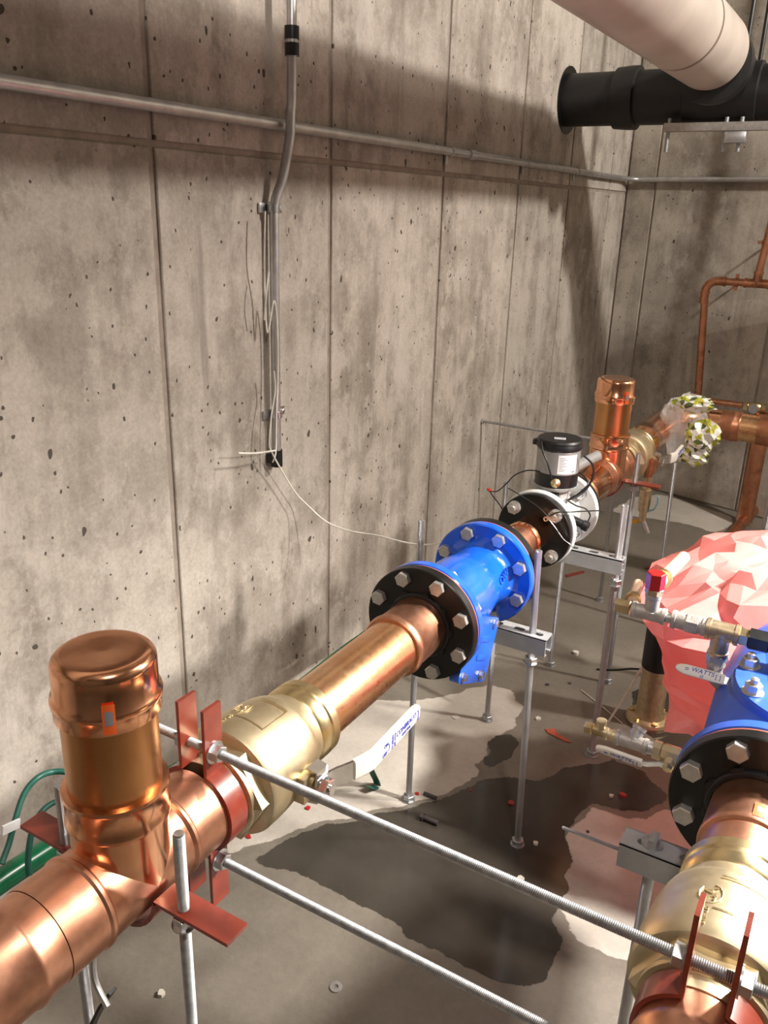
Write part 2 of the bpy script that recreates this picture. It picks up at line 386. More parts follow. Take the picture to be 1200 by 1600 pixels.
# ================================================================== the room
BW0 = Vector((XW, 4.732, 0)); BT = Vector((0.968, -0.2506, 0)).normalized(); BN = Vector((-BT.y*-1, -BT.x, 0))
BN = Vector((BT.y, -BT.x, 0)).normalized()              # back wall faces the camera
def inside(poly, x, y):
    r = False; j = len(poly)-1
    for i in range(len(poly)):
        (xi, yi), (xj, yj) = poly[i], poly[j]
        if (yi > y) != (yj > y) and x < (xj-xi)*(y-yi)/(yj-yi)+xi: r = not r
        j = i
    return r
def floor_poly(px): return [(p.x, p.y) for p in (on_z(a, b, 0) for a, b in px)]
DRY = [floor_poly(q) for q in (
    [(300, 1345), (420, 1316), (480, 1290), (560, 1272), (640, 1256), (690, 1244), (752, 1206), (735, 1192), (768, 1186), (758, 1168), (772, 1150), (800, 1140), (820, 1110), (795, 1076), (760, 1070), (700, 1086), (640, 1095), (560, 1090), (440, 1130), (330, 1250)],
    [(878, 1312), (905, 1285), (925, 1264), (960, 1272), (1000, 1282), (1045, 1262), (1120, 1300), (1090, 1420), (1020, 1500), (975, 1500), (925, 1490), (890, 1455), (868, 1420), (888, 1380)],
    [(955, 800), (985, 778), (1030, 772), (1060, 780), (1140, 806), (1146, 820), (1118, 832), (1070, 818), (1030, 812), (1000, 808)],
    [(780, 1010), (800, 990), (808, 985), (795, 1005), (770, 1040), (745, 1055)])]
WET = [floor_poly(q) for q in (
    [(380, 1345), (440, 1318), (490, 1296), (560, 1280), (640, 1262), (690, 1250), (756, 1216), (790, 1214), (850, 1222), (880, 1200), (960, 1185), (1000, 1205), (1050, 1250), (1000, 1272), (925, 1256), (880, 1300), (894, 1340), (884, 1380), (862, 1425), (880, 1480), (840, 1540), (760, 1530), (640, 1460), (520, 1390), (440, 1360)],
    [(750, 1190), (775, 1150), (800, 1145), (815, 1165), (800, 1185), (770, 1200)],
    [(985, 1080), (1040, 1060), (1120, 1120), (1060, 1180), (1000, 1140)])]
xs = [-1.5] + [-1.34 + 0.02*i for i in range(93)] + [0.8, 1.6, 2.4, 3.4]
ys = [-2.8, -1.8, -0.8, 0.0] + [0.5 + 0.02*i for i in range(215)] + [5.0, 5.4]
def mask(polys): return [[1.0 if any(inside(p, xx, yy) for p in polys) else 0.0 for xx in xs] for yy in ys]
def blur(a):
    h, w = len(a), len(a[0]); o = [r[:] for r in a]
    for i in range(1, h-1):
        for j in range(1, w-1): o[i][j] = (a[i-1][j] + a[i+1][j] + a[i][j-1] + a[i][j+1] + 2*a[i][j])/6
    return o
wet_m = blur(blur(mask(WET))); dry_m = blur(blur(mask(DRY)))
g = G(); nx = len(xs)
g.add([(x, y, 0) for y in ys for x in xs], [(i*nx+j, i*nx+j+1, (i+1)*nx+j+1, (i+1)*nx+j) for i in range(len(ys)-1) for j in range(nx-1)])
fl = struct(g.make('floor', 'floor_concrete', None, angle=0))
for nm, mk in (('wet', wet_m), ('dry', dry_m)):
    at = fl.data.attributes.new(nm, 'FLOAT', 'POINT'); at.data.foreach_set('value', [v for r in mk for v in r])
fl['label'] = 'grey concrete floor with dark wet patches'
# left wall: backing and its form panels
g = G(); g.box((XW-0.106, 1.0, 1.7), (0.2, 8.2, 3.4)); wl = struct(g.make('wall_left', 'joint_concrete', None, angle=0)); wl['label'] = 'grey poured concrete wall with form panel joints'
def panel(parent, o, u, n, s0, s1, z0, z1, mat, gap=0.009, th=0.006):
    a, c = s0+gap, s1-gap; b0, b1 = z0+gap*0.8, z1-gap*0.8; bev = 0.002
    g = G(); vs = []
    for (off, e) in ((-th, 0), (-bev, 0), (0, bev)):
        for (s, z) in ((a+e, b0+e), (c-e, b0+e), (c-e, b1-e), (a+e, b1-e)): vs.append(Vector(o) + Vector(u)*s + Z*z + Vector(n)*off)
    fs = [(8, 9, 10, 11)]
    for k in (0, 4):
        for j in range(4): fs.append((k+j, k+(j+1) % 4, k+4+(j+1) % 4, k+4+j))
    g.add(vs, fs); return g.make('form_panel', mat, parent, angle=0)
seams = [-3.1, -2.5, -1.87, -1.23, -0.60, 0.04, 0.68, 1.315, 1.947, 2.595, 3.235, 3.819, 4.43, 4.735]
for a, c in zip(seams, seams[1:]):
    for z0, z1 in ((0.0, 1.557), (1.557, 3.4)): panel(wl, (XW, 0, 0), Y, X, a, c, z0, z1, 'concrete_left')
# back wall, slightly skewed
g = G(); g.box(BW0 + BT*2.4 - BN*0.106 + Z*1.7, (5.1, 0.2, 3.4), (BT, -BN, Z)); wb = struct(g.make('wall_back', 'joint_concrete', None, angle=0)); wb['label'] = 'concrete wall at the far end of the room'
bs = [0.0, 0.165, 0.86, 1.50, 2.14, 2.78, 3.42, 4.06, 4.8]
for a, c in zip(bs, bs[1:]): panel(wb, BW0, BT, BN, a, c, 0.0, 3.4, 'concrete_back', 0.006)
g = G(); g.box((3.3, 1.0, 1.7), (0.2, 8.0, 3.4)); struct(g.make('wall_right', 'dark_concrete', None, angle=0))
g = G(); g.box((1.0, -2.9, 1.7), (5.0, 0.2, 3.4)); struct(g.make('wall_front', 'dark_concrete', None, angle=0))
g = G(); g.box((1.0, 1.0, 3.5), (5.4, 8.6, 0.2)); struct(g.make('ceiling', 'dark_concrete', None, angle=0))

# ================================================================== copper tee with capped riser
def copper_tee(y0, label):
    t = thing('copper_tee', (XP, y0, ZP-0.06), label, 'pipe fitting', 'copper tees with capped risers')
    g = G(); R = 0.0573
    g.lathe([(-0.122, 0.0515), (-0.122, R), (-0.072, R), (-0.069, R+.0022), (-0.065, R+.0022), (-0.061, 0.0560), (0.061, 0.0560), (0.065, R+.0022), (0.069, R+.0022), (0.072, R), (0.122, R), (0.122, 0.0515)], (XP, y0, ZP), Y, 56)
    g.make('run', 'copper_dull', t)
    g = G(); g.lathe([(0.0, 0.0560), (0.079, 0.0560), (0.083, R+.002), (0.087, R+.002), (0.091, R), (0.117, R+.0005), (0.121, R+.0028), (0.125, R+.0022), (0.126, 0.0525)], (XP, y0, ZP), Z, 56)
    g.make('branch', 'copper_fitting', t)
    g = G(); g.lathe([(0.11, 0.0524), (0.24, 0.0524)], (XP, y0, ZP), Z, 56); g.make('riser_pipe', 'copper_lacquer', t)
    g = G(); pr = [(0.222, 0.0520), (0.222, 0.0578), (0.235, 0.0578), (0.238, 0.0596), (0.242, 0.0600), (0.246, 0.0590), (0.249, 0.0560)]
    for k in range(7):
        a = math.pi/2*k/6; pr.append((0.281 + 0.012*math.sin(a), 0.0440 + 0.012*math.cos(a)))
    pr += [(0.2925, 0.030), (0.2915, 0.0)]
    g.lathe(pr, (XP, y0, ZP), Z, 56); cp = g.make('cap', 'copper_fitting', t, angle=50)
    a0 = math.atan2(-y0, -XP)            # towards where the photographer stands
    g = cyl_patch((XP, y0, ZP), Z, 0.0606, a0-0.12, a0+0.10, 0.226, 0.262, ref=X); g.make('price_tag', 'orange_tag', cp, angle=0)['label'] = 'small orange sticker'
    g = cyl_patch((XP, y0, ZP), Z, 0.0610, a0-0.08, a0+0.06, 0.237, 0.254, ref=X); g.make('tag_print', 'print_grey', cp, angle=0)
    return t
tee1 = copper_tee(0.533, 'copper tee with a capped riser beside the red clamp and green hose')
tee2 = dup(tee1, (0, 2.480-0.533, 0), 'copper tee with a capped riser behind the silver meter', 'copper tees with capped risers')
# coupling and pipe before the near tee
t = thing('copper_coupling', (XP, 0.37, ZP-0.06), 'dull copper coupling joined to the tee beside the green hose', 'pipe fitting')
g = G(); g.lathe([(0.318, 0.052), (0.318, 0.0568), (0.372, 0.0568), (0.376, 0.0592), (0.382, 0.0592), (0.386, 0.0568), (0.410, 0.0568)], (XP, 0, ZP), Y, 56); g.make('sleeve', 'copper_dull', t)
g = G(); g.lathe([(-0.15, 0.0524), (0.33, 0.0524)], (XP, 0, ZP), Y, 48); g.make('pipe', 'copper_dull', t)

# ================================================================== red pipe clamps
def clamp_half(side, y0, w, tab, horiz, x0=XP):
    ri, ths = 0.0575, 0.005; off = 0.021; path = []
    a0 = math.asin(off/(ri+ths/2)); n = 18; rm = ri + ths/2
    path.append((off, tab)); path.append((off, rm*math.cos(a0)+0.008))
    for k in range(n+1):
        a = a0 + (math.pi - 2*a0)*k/n; path.append((rm*math.sin(a), rm*math.cos(a)))
    path.append((off, -rm*math.cos(a0)-0.008)); path.append((off, -tab))
    P = [(Vector((x0 + side*p, y0, ZP + q)) if not horiz else Vector((x0 + q, y0, ZP + side*p))) for p, q in path]
    g = G(); g.strip(P, Y, w, None, ths); return g
def clamp(label, y0, horiz, tab=0.155, w=0.032, x0=XP):
    t = thing('pipe_clamp', (x0, y0, ZP-0.06), label, 'pipe clamp')
    for s in (1, -1):
        clamp_half(s, y0, w, tab, horiz, x0).make('clamp_half', 'red_paint', t, angle=30)
    return t
c1 = clamp('red painted clamp with upright tabs around the copper tee', 0.671, False)
for zz in (0.790, 0.618):
    for s in (1, -1):
        g = G(); g.lathe([(0, 0.0062), (0, 0.0155), (0.002, 0.0155), (0.002, 0.0062)], (XP + s*0.0236, 0.671, zz), X*s, 24); g.make('washer', 'zinc', c1)
        g = G(); g.hexa((XP + s*0.0256, 0.671, zz), X*s, 0.0118, 0.0105, Z); g.make('nut', 'zinc', c1)
def flat_clamp(label, y0):
    # two halves with tabs that reach out level on both sides; the tabs carry the hanger rods
    t = thing('pipe_clamp', (XP, y0, ZP-0.06), label, 'pipe clamp')
    for s in (1, -1):
        ri, ths = 0.0600, 0.005; off = 0.0045; path = [(-0.172, off), (-ri-0.002, off)]
        n = 16
        for k in range(n+1):
            a = math.pi - math.pi*k/n
            path.append(((ri+ths/2)*math.cos(a), max(off, (ri+ths/2)*math.sin(a))))
        path += [(ri+0.002, off), (0.172, off)]
        if s == 1: path = path[2:-2]; 
        P = [Vector((XP + p, y0, ZP + s*q - (0.006 if s == -1 else 0))) for p, q in path]
        if s == 1: continue
        G().strip(P, Y, 0.034, None, ths).make('clamp_half', 'red_paint', t, angle=30)
    return t
c2 = flat_clamp('red painted clamp with level tabs under the tee near green hose', 0.535)
c4 = flat_clamp('red painted clamp with level tabs under the tee behind the meter', 2.46)

# ================================================================== brass ball valve with lever
def lever(parent, p, width, th_steel, th_sleeve, mat='white_vinyl', steel_frac=0.3):
    pass
def big_valve(label):
    t = thing('ball_valve', (XP, 0.80, ZP-0.085), label, 'valve', 'large brass ball valves')
    g = G(); g.lathe([(0.716, 0.055), (0.716, 0.0745), (0.719, 0.0805), (0.724, 0.083), (0.744, 0.0832), (0.765, 0.0822), (0.800, 0.0790), (0.826, 0.0745), (0.836, 0.0715), (0.841, 0.0660), (0.846, 0.0625), (0.866, 0.0600), (0.868, 0.055)], (XP, 0, ZP), Y, 64)
    bd = g.make('body', 'brass_cast', t)
    g = G(); g.hexa((XP, 0.716, ZP), -Y, 0.0760, 0.022, Z, 0.5); g.lathe([(0, .066), (0.008, .066), (0.010, .060), (0.028, .0585)], (XP, 0.700, ZP), -Y, 48); g.make('end_hex', 'brass_cast', t)
    g = G(); g.lathe([(0.862, 0.052), (0.862, 0.0605), (0.866, 0.0632), (0.880, 0.0640), (0.883, 0.0618), (0.886, 0.0618), (0.889, 0.0640), (0.904, 0.0636), (0.907, 0.0610), (0.907, 0.0520)], (XP, 0, ZP), Y, 56); g.make('press_end', 'brass_bright', t)
    # raised marks on top of the body
    g = G(); c0 = Vector((XP, 0.79, ZP))
    for a0, a1, y0, y1 in ((1.15, 1.17, 0.755, 0.815), (1.15, 1.75, 0.755, 0.758), (1.15, 1.75, 0.812, 0.815)):
        vs = []
        for r in (0.0780, 0.0830 - 0.0000):
            pass
        k = 10; ring_ = []
        for i in range(k+1):
            a = a0 + (a1-a0)*i/k
            for (yy, ex) in ((y0, 0), (y1, 0)):
                rb = 0.0832 - max(0.0, yy-0.744)*0.075 + 0.0007
                ring_.append(Vector((XP + rb*math.cos(a), yy, ZP + rb*math.sin(a))))
        g.add(ring_, [(2*i, 2*i+1, 2*i+3, 2*i+2) for i in range(k)])
    g.make('cast_frame', 'brass_bright', bd, angle=0)
    a = math.radians(104); rb = 0.0812; nrm = Vector((math.cos(a), 0.06, math.sin(a))).normalized()
    uu = Y - nrm*nrm.dot(Y); vv = nrm.cross(uu)
    text('SA', 0.020, Vector((XP, 0.778, ZP)) + Vector((math.cos(a), 0, math.sin(a)))*rb, uu, vv, 'brass_cast', bd, 0.0012, 'cast_lettering')
    g = G(); cc = Vector((XP, 0.778, ZP)) + Vector((math.cos(a), 0, math.sin(a)))*rb
    g.tube([cc + uu.normalized()*0.016*math.cos(q*math.pi/6+0.9) + vv.normalized()*0.012*math.sin(q*math.pi/6+0.9) for q in range(11)], 0.0009, 6); g.make('cast_ring', 'brass_cast', bd)
    text('LWP US', 0.008, Vector((XP, 0.742, ZP)) + Vector((math.cos(a), 0, math.sin(a)))*0.0834, uu, vv, 'brass_cast', bd, 0.0008, 'cast_lettering')
    # stem side
    ys, zs = 0.795, ZP - 0.012
    g = G(); g.lathe([(0.0, 0.026), (0.020, 0.022), (0.024, 0.017), (0.036, 0.016)], (XP+0.062, ys, zs), X, 28); g.make('stem_boss', 'brass_cast', t)
    g = G(); g.box((XP+0.084, ys-0.012, zs), (0.020, 0.030, 0.042), None, 0.003); g.make('gland', 'brass_cast', t)
    lv = G(); 
    lv.strip([(XP+0.086, ys+0.004, zs+0.026), (XP+0.102, ys+0.003, zs+0.024), (XP+0.104, ys, zs+0.010), (XP+0.104, ys, zs-0.010), (XP+0.102, ys+0.003, zs-0.024), (XP+0.086, ys+0.004, zs-0.028)], Y, 0.026, None, 0.004)
    path = [(XP+0.104, ys-0.010, zs), (XP+0.106, ys+0.014, zs), (XP+0.112, ys+0.026, zs+0.002), (XP+0.127, ys+0.050, zs+0.005), (XP+0.129, ys+0.054, zs+0.006)]
    lv.strip(path, Z, 0.030, None, 0.004)
    hd = lv.make('lever', 'chrome', t)
    g = G(); g.lathe([(0, 0.013), (0.002, 0.013)], (XP+0.106, ys, zs), X, 24); g.hexa((XP+0.108, ys, zs), X, 0.0150, 0.011, Z, 0.2); g.lathe([(0, 0.0075), (0.015, 0.0075)], (XP+0.108, ys, zs), X, 18); g.make('lever_nut', 'chrome', t)
    # vinyl sleeve: rounded bar that bends to run beside the pipe
    pts = [Vector((XP+0.1265, ys+0.048, zs+0.005)), Vector((XP+0.134, ys+0.068, zs+0.006)), Vector((XP+0.1365, ys+0.085, zs+0.005)), Vector((XP+0.134, ys+0.110, zs+0.003)), Vector((XP+0.130, ys+0.170, zs)), Vector((XP+0.1265, ys+0.225, zs-0.002)), Vector((XP+0.126, ys+0.238, zs-0.002)), Vector((XP+0.1258, ys+0.244, zs-0.002))]
    hw = [0.0165, 0.0168, 0.0168, 0.0165, 0.0162, 0.0158, 0.0120, 0.006]; th = [0.0055]*7 + [0.003]
    g = G(); vs = []; K = 16
    for i, p in enumerate(pts):
        tt = (pts[min(i+1, 7)] - pts[max(i-1, 0)]).normalized(); nn = Vector((tt.y, -tt.x, 0)).normalized()
        for j in range(K):
            a = 2*math.pi*j/K; ca, sa = math.cos(a), math.sin(a)
            e = 0.45
            vs.append(p + Z*hw[i]*math.copysign(abs(sa)**e, sa) + nn*th[i]*math.copysign(abs(ca)**e, ca))
    n = len(pts)
    g.add(vs, [(i*K+j, i*K+(j+1) % K, (i+1)*K+(j+1) % K, (i+1)*K+j) for i in range(n-1) for j in range(K)] + [tuple(range(K)), tuple((n-1)*K+j for j in range(K))])
    sl = g.make('sleeve', 'white_vinyl', hd, angle=45); sl['label'] = 'white vinyl lever sleeve with blue print'
    d = (pts[5]-pts[3]).normalized(); nn = Vector((d.y, -d.x, 0)).normalized(); base = pts[3] + nn*0.0060
    def at_(s, z): return base + d*s + Z*z
    text('CONBRACO', 0.0125, at_(0.078, 0.004), d, Z, 'print_blue', t, 0.0002, shear=0.15)
    text('LEAD FREE', 0.0065, at_(0.078, -0.0065), d, Z, 'print_blue', t)
    text('OFF', 0.0085, at_(0.004, -0.008), d, Z, 'print_blue', t)
    text('ON', 0.0085, at_(0.008, 0.006), d, Z, 'print_blue', t)
    text('70 SERIES', 0.0062, at_(0.030, 0.000), Z, -d, 'print_blue', t); text('600 WOG', 0.0055, at_(0.038, 0.000), Z, -d, 'print_blue', t)
    text('[', 0.02, at_(0.121, 0.0), -d, Z, 'print_blue', t)
    g = G(); cq = at_(0.012, -0.001)
    g.tube([cq + d*0.007*math.cos(q) + Z*0.007*math.sin(q) for q in [-1.3+0.26*i for i in range(11)]], 0.0005, 4); g.make('arrow_print', 'print_blue', t)
    return t
v1 = big_valve('brass ball valve with white lever printed CONBRACO beside the red clamp')
v2 = dup(v1, (0, 2.655-0.716, 0), 'brass ball valve beyond the far copper tee, by the plastic bag', 'large brass ball valves')
v3 = dup(v1, (XR-XP, 0, 0), 'brass ball valve on the pipe with the black hose and pink sheet', 'large brass ball valves')

# ================================================================== copper pipe to the strainer
t = thing('copper_pipe', (XP, 1.05, ZP-0.055), 'bright copper pipe between the brass valve and the black flange', 'pipe')
g = G(); g.lathe([(0.895, 0.0524), (1.21, 0.0524)], (XP, 0, ZP), Y, 56); pp = g.make('tube', 'copper_tube', t)
g = G(); g.lathe([(1.166, 0.0530), (1.166, 0.0572), (1.170, 0.0600), (1.177, 0.0606), (1.184, 0.0594), (1.188, 0.0574), (1.262, 0.0572), (1.274, 0.060)], (XP, 0, ZP), Y, 56); g.make('press_sleeve', 'copper_dull', t)
an = math.radians(-24)
for yy, s in ((1.00, 'COPPER TUBE  TYPE L  4'), ):
    nrm = Vector((math.cos(an), 0, math.sin(an))); text(s, 0.012, Vector((XP, 1.035, ZP)) + nrm*0.0526, Y, nrm.cross(Y), 'copper_print', pp, 0.0001)

# ================================================================== flanges and bolts
def hex_bolt_mesh(parent, y0, d, r, ang, x0=XP, rad=0.0953, nut=False, mat='bolt_zinc'):
    c = Vector((x0 + rad*math.cos(ang), y0, ZP + rad*math.sin(ang)))
    g = G()
    if nut: g.lathe([(0, r*1.02), (0.002, r*1.02)], c, d, 24)
    g.hexa(c + Vector(d)*(0.002 if nut else 0), d, r, 0.0115, Z, 0.35)
    if nut: g.lathe([(0, r*0.52), (0.019, r*0.50), (0.020, r*0.42)], c, d, 16)
    return g.make('nut' if nut else 'bolt', mat, parent)
def bolt_ring(parent, y0, d, n=8, r=0.0150, rad=0.0953, x0=XP, nut=False):
    for k in range(n):
        hex_bolt_mesh(parent, y0, d, r, 2*math.pi*(k+0.5)/n, x0, rad, nut)
def flange_prof(y0, y1, r, rb, b=0.002): return [(y0, rb), (y0, r-b), (y0+b, r), (y1-b, r), (y1, r-b), (y1, rb)]
t = thing('flange', (XP, 1.282, ZP-0.1145), 'black steel flange with zinc bolts between copper pipe and blue strainer', 'flange', 'black steel flanges')
f1 = t
g = G(); g.lathe(flange_prof(1.272, 1.294, 0.1145, 0.05), (XP, 0, ZP), Y, 72); g.make('disc', 'black_paint', t)
g = G()
for k in range(9):
    a = 2*math.pi*k/9
    g.lathe([(0, 0.0), (0, 0.0105), (0.005, 0.009), (0.005, 0)], (XP + 0.0625*math.cos(a), 1.272, ZP + 0.0625*math.sin(a)), -Y, 10)
g.lathe([(0, 0.067), (0.004, 0.066), (0.006, 0.063), (0.006, 0.0585), (0, .0575)], (XP, 1.272, ZP), -Y, 56, cap=False); g.make('retaining_ring', 'black_plastic', t)
bolt_ring(t, 1.272, -Y)
f5 = dup(f1, (XR-XP, 1.048-1.272, 0), 'black steel flange with large bolts in front of the pink sheet', 'black steel flanges')

# ================================================================== blue strainer
t = thing('strainer', (XP, 1.43, ZP-0.20), 'glossy blue cast strainer between two bolted black flanges', 'strainer')
g = G(); g.lathe(flange_prof(1.2965, 1.318, 0.1145, 0.05, 0.003), (XP, 0, ZP), Y, 72); g.make('inlet_flange', 'blue_paint', t)
g = G(); g.lathe([(1.294, 0.05), (1.294, 0.113), (1.2965, 0.113), (1.2965, .05)], (XP, 0, ZP), Y, 72); g.make('gasket', 'gasket_red', t)
g = G(); g.lathe([(1.318, 0.086), (1.322, 0.078), (1.332, 0.0735), (1.36, 0.0735), (1.41, 0.078), (1.46, 0.077), (1.50, 0.070), (1.530, 0.068), (1.545, 0.072), (1.553, 0.080), (1.557, 0.088)], (XP, 0, ZP), Y, 64); bd = g.make('body', 'blue_paint', t, angle=60)
g = G(); g.lathe(flange_prof(1.557, 1.580, 0.1150, 0.05, 0.003), (XP, 0, ZP), Y, 72); g.make('outlet_flange', 'blue_paint', t)
g = G(); g.lathe([(1.580, 0.05), (1.580, 0.1135), (1.5825, 0.1135), (1.5825, .05)], (XP, 0, ZP), Y, 72); g.make('gasket', 'gasket_red', t)
bolt_ring(t, 1.557, -Y)
bolt_ring(t, 1.318, Y, nut=True, r=0.0135)
# side screen cover: tilted plate that faces the aisle
A, B = Vector((0, 1.475, H-0.795)), Vector((0, 1.418, H-0.919)); e1 = (B-A).normalized(); e2 = Vector((0, e1.z, -e1.y)); 
if e2.y > 0: e2 = -e2
L1, L2 = (B-A).length, 0.150
def rrect(w, h, r, k=5):
    p = []
    for cx_, cy_, a0 in ((w-r, r, -90), (w-r, h-r, 0), (r, h-r, 90), (r, r, 180)):
        for i in range(k+1):
            a = math.radians(a0 + 90*i/k); p.append((cx_ + r*math.cos(a), cy_ + r*math.sin(a)))
    return p
g = G(); g.prism(rrect(L1, L2, 0.014), Vector((-0.590, A.y, A.z)), e1, e2, X, 0.020); cov = g.make('screen_cover', 'blue_paint', t, angle=40)
mid = Vector((-0.590, A.y, A.z)) + e1*L1*0.5 + e2*L2*0.5
g = G(); pl = rrect(L1-0.026, L2-0.03, 0.012)
o1 = Vector((-0.590, A.y, A.z)) + e1*0.013 + e2*0.015; o2 = Vector((XP+0.01, A.y, A.z)) + e1*(-0.045) + e2*0.010
k = len(pl); vs = [o1 + e1*p[0] + e2*p[1] for p in pl] + [o2 + e1*p[0] + e2*p[1] for p in pl]
g.add(vs, [(i, (i+1) % k, k+(i+1) % k, k+i) for i in range(k)] + [tuple(range(k)), tuple(range(k, 2*k))]); g.make('cover_neck', 'blue_paint', t, angle=40)
for u_ in (0.34, 0.62):
    G().box(Vector((-0.571, A.y, A.z)) + e1*L1*u_ + e2*0.058, (0.006, 0.046, 0.013), (X, e2, e1), 0.002).make('raised_bar', 'blue_paint', cov)
for u_, v_ in ((0.012, 0.026), (L1-0.016, 0.036), (0.014, L2-0.02), (L1-0.014, L2-0.02)):
    g = G(); c = Vector((-0.570, A.y, A.z)) + e1*u_ + e2*v_
    g.lathe([(0, .010), (0.0015, .010)], c, X, 18); g.hexa(c + X*.0015, X, 0.0082, 0.007, Z, .2); g.make('cover_bolt', 'zinc', t)
a = math.radians(18)
text('FLOW', 0.022, Vector((XP, 1.508, ZP)) + Vector((math.cos(a), 0, math.sin(a)))*0.0705, Vector((0, .8, .25)), Vector((math.cos(a), 0, math.sin(a))).cross(Vector((0, .8, .25))), 'blue_paint', bd, 0.003, 'cast_lettering')

t = thing('flange', (XP, 1.594, ZP-0.1145), 'black steel flange behind the blue strainer with a reducing copper joint', 'flange', 'black steel flanges')
g = G(); g.lathe(flange_prof(1.5825, 1.606, 0.1145, 0.04), (XP, 0, ZP), Y, 72); g.make('disc', 'black_paint', t)
bolt_ring(t, 1.606, Y, nut=True, r=0.0135)
t = thing('copper_pipe', (XP, 1.73, ZP-0.045), 'short copper pipe between the blue strainer and the meter flange', 'pipe')
g = G(); g.lathe([(1.600, 0.0397), (1.606, 0.0440), (1.70, 0.0440), (1.704, 0.0397), (1.80, 0.0397)], (XP, 0, ZP), Y, 48); g.make('tube', 'copper_dull', t)
g = G(); g.lathe([(1.786, 0.0399), (1.786, 0.0442), (1.792, 0.0475), (1.800, 0.0475), (1.806, 0.0442), (1.872, 0.0440)], (XP, 0, ZP), Y, 48); g.make('press_sleeve', 'copper_fitting', t)

# ================================================================== flow meter
t = thing('flange', (XP, 1.876, ZP-0.096), 'black four-bolt flange on the near side of the meter', 'flange', 'black steel flanges')
g = G(); g.lathe(flange_prof(1.868, 1.886, 0.0960, 0.04), (XP, 0, ZP), Y, 64); g.make('disc', 'black_paint', t)
for k in range(4): hex_bolt_mesh(t, 1.868, -Y, 0.0165, math.pi/4 + k*math.pi/2, XP, 0.0762, True)
t = thing('flow_meter', (XP, 1.99, ZP-0.10), 'white flanged flow meter with a silver register head and black lid', 'meter')
g = G(); g.lathe(flange_prof(1.886, 1.906, 0.0995, 0.045, 0.002), (XP, 0, ZP), Y, 64); g.make('flange', 'white_paint', t)
g = G(); g.lathe([(1.906, 0.056), (1.912, 0.050), (2.062, 0.050), (2.068, 0.056)], (XP, 0, ZP), Y, 48); g.make('body', 'white_paint', t)
g = G(); g.lathe(flange_prof(2.068, 2.088, 0.0995, 0.045, 0.002), (XP, 0, ZP), Y, 64); g.make('flange', 'white_paint', t)
for k in range(4): hex_bolt_mesh(t, 2.068, -Y, 0.0140, math.pi/4 + k*math.pi/2, XP, 0.0762, True, 'zinc')
ym = 2.005; c = Vector((XP, ym, ZP))
g = G(); g.lathe([(0.040, 0.046), (0.066, 0.036), (0.078, 0.034), (0.082, 0.052), (0.088, 0.057), (0.092, 0.058)], c, Z, 48); g.make('neck', 'grey_paint', t)
g = G(); g.lathe([(0.092, 0.0545), (0.126, 0.0545)], c, Z, 48); g.make('base_ring', 'black_plastic', t)
g = G(); g.lathe([(0.126, 0.0535), (0.128, 0.0548), (0.185, 0.0548), (0.187, 0.0535)], c, Z, 48); g.make('register', 'silver_housing', t)
g = G(); g.lathe([(0.187, 0.0560), (0.192, 0.0592), (0.200, 0.0592), (0.203, 0.0575), (0.207, 0.0575), (0.212, 0.0540), (0.2135, 0.0)], c, Z, 48); lid = g.make('lid', 'black_plastic', t)
g = G(); g.box(c + Vector((-0.056, -0.012, 0.196)), (0.016, 0.024, 0.014), None, 0.003); g.make('hinge', 'black_plastic', t)
d = Vector((-XP, -ym, 0)).normalized(); sd = Vector((-d.y, d.x, 0))
G().box(c + d*0.018 + Z*0.2142, (0.028, 0.016, 0.0012), (sd, d, Z)).make('lid_sticker', 'label_white', lid, angle=0)
for i in range(5): G().box(c + d*0.018 + sd*(-0.010+0.005*i) + Z*0.2150, (0.0026, 0.010, 0.0006), (sd, d, Z)).make('barcode', 'print_grey', lid, angle=0)
a0 = math.atan2(d.y, d.x)
cyl_patch(c, Z, 0.0552, a0+0.02, a0+0.98, 0.131, 0.180, 12, X).make('data_label', 'label_white', t, angle=0)
for i in range(9):
    q = 0.172 - 0.0042*i; ln = (0.25, 0.38, 0.2, 0.33, 0.24, 0.4, 0.18, 0.3, 0.22)[i]
    cyl_patch(c, Z, 0.0555, a0+0.10, a0+0.10+ln, q, q+0.0013, 8, X).make('label_print', 'print_grey', t, angle=0)
cyl_patch(c, Z, 0.0555, a0+0.70, a0+0.90, 0.134, 0.138, 6, X).make('label_print', 'print_grey', t, angle=0)
# seal knob and side gland
g = G(); k0 = c + d*0.054 + Z*0.108; g.lathe([(0, .012), (0.006, .012), (0.009, .008), (0.012, .004)], k0, d, 20); g.make('seal_knob', 'brass_bright', t)
g = G(); g.lathe([(0, .011), (0.035, .011), (0.036, .014), (0.050, .014), (0.054, .009)], c + Vector((0.045, 0.01, 0.0)), Vector((1, 0.15, -0.35)), 16); g.make('cable_gland', 'black_plastic', t)
g = G(); g.box(c + Vector((-0.01, -0.045, 0.062)), (0.065, 0.035, 0.03), None, 0.004); g.make('junction_block', 'black_plastic', t)
t = thing('flange', (XP, 2.10, ZP-0.1), 'dark steel flange between the meter and the far copper tee', 'flange', 'black steel flanges')
g = G(); g.lathe(flange_prof(2.088, 2.108, 0.0970, 0.04), (XP, 0, ZP), Y, 64); g.make('disc', 'black_paint', t)
t = thing('copper_reducer', (XP, 2.22, ZP-0.055), 'copper sleeve joining the meter flange to the far tee', 'pipe fitting')
g = G(); g.lathe([(2.108, 0.044), (2.15, 0.044), (2.19, 0.0545), (2.205, 0.0560), (2.210, 0.0590), (2.218, 0.0590), (2.223, 0.0565), (2.36, 0.0560)], (XP, 0, ZP), Y, 56); g.make('sleeve', 'copper_fitting', t)
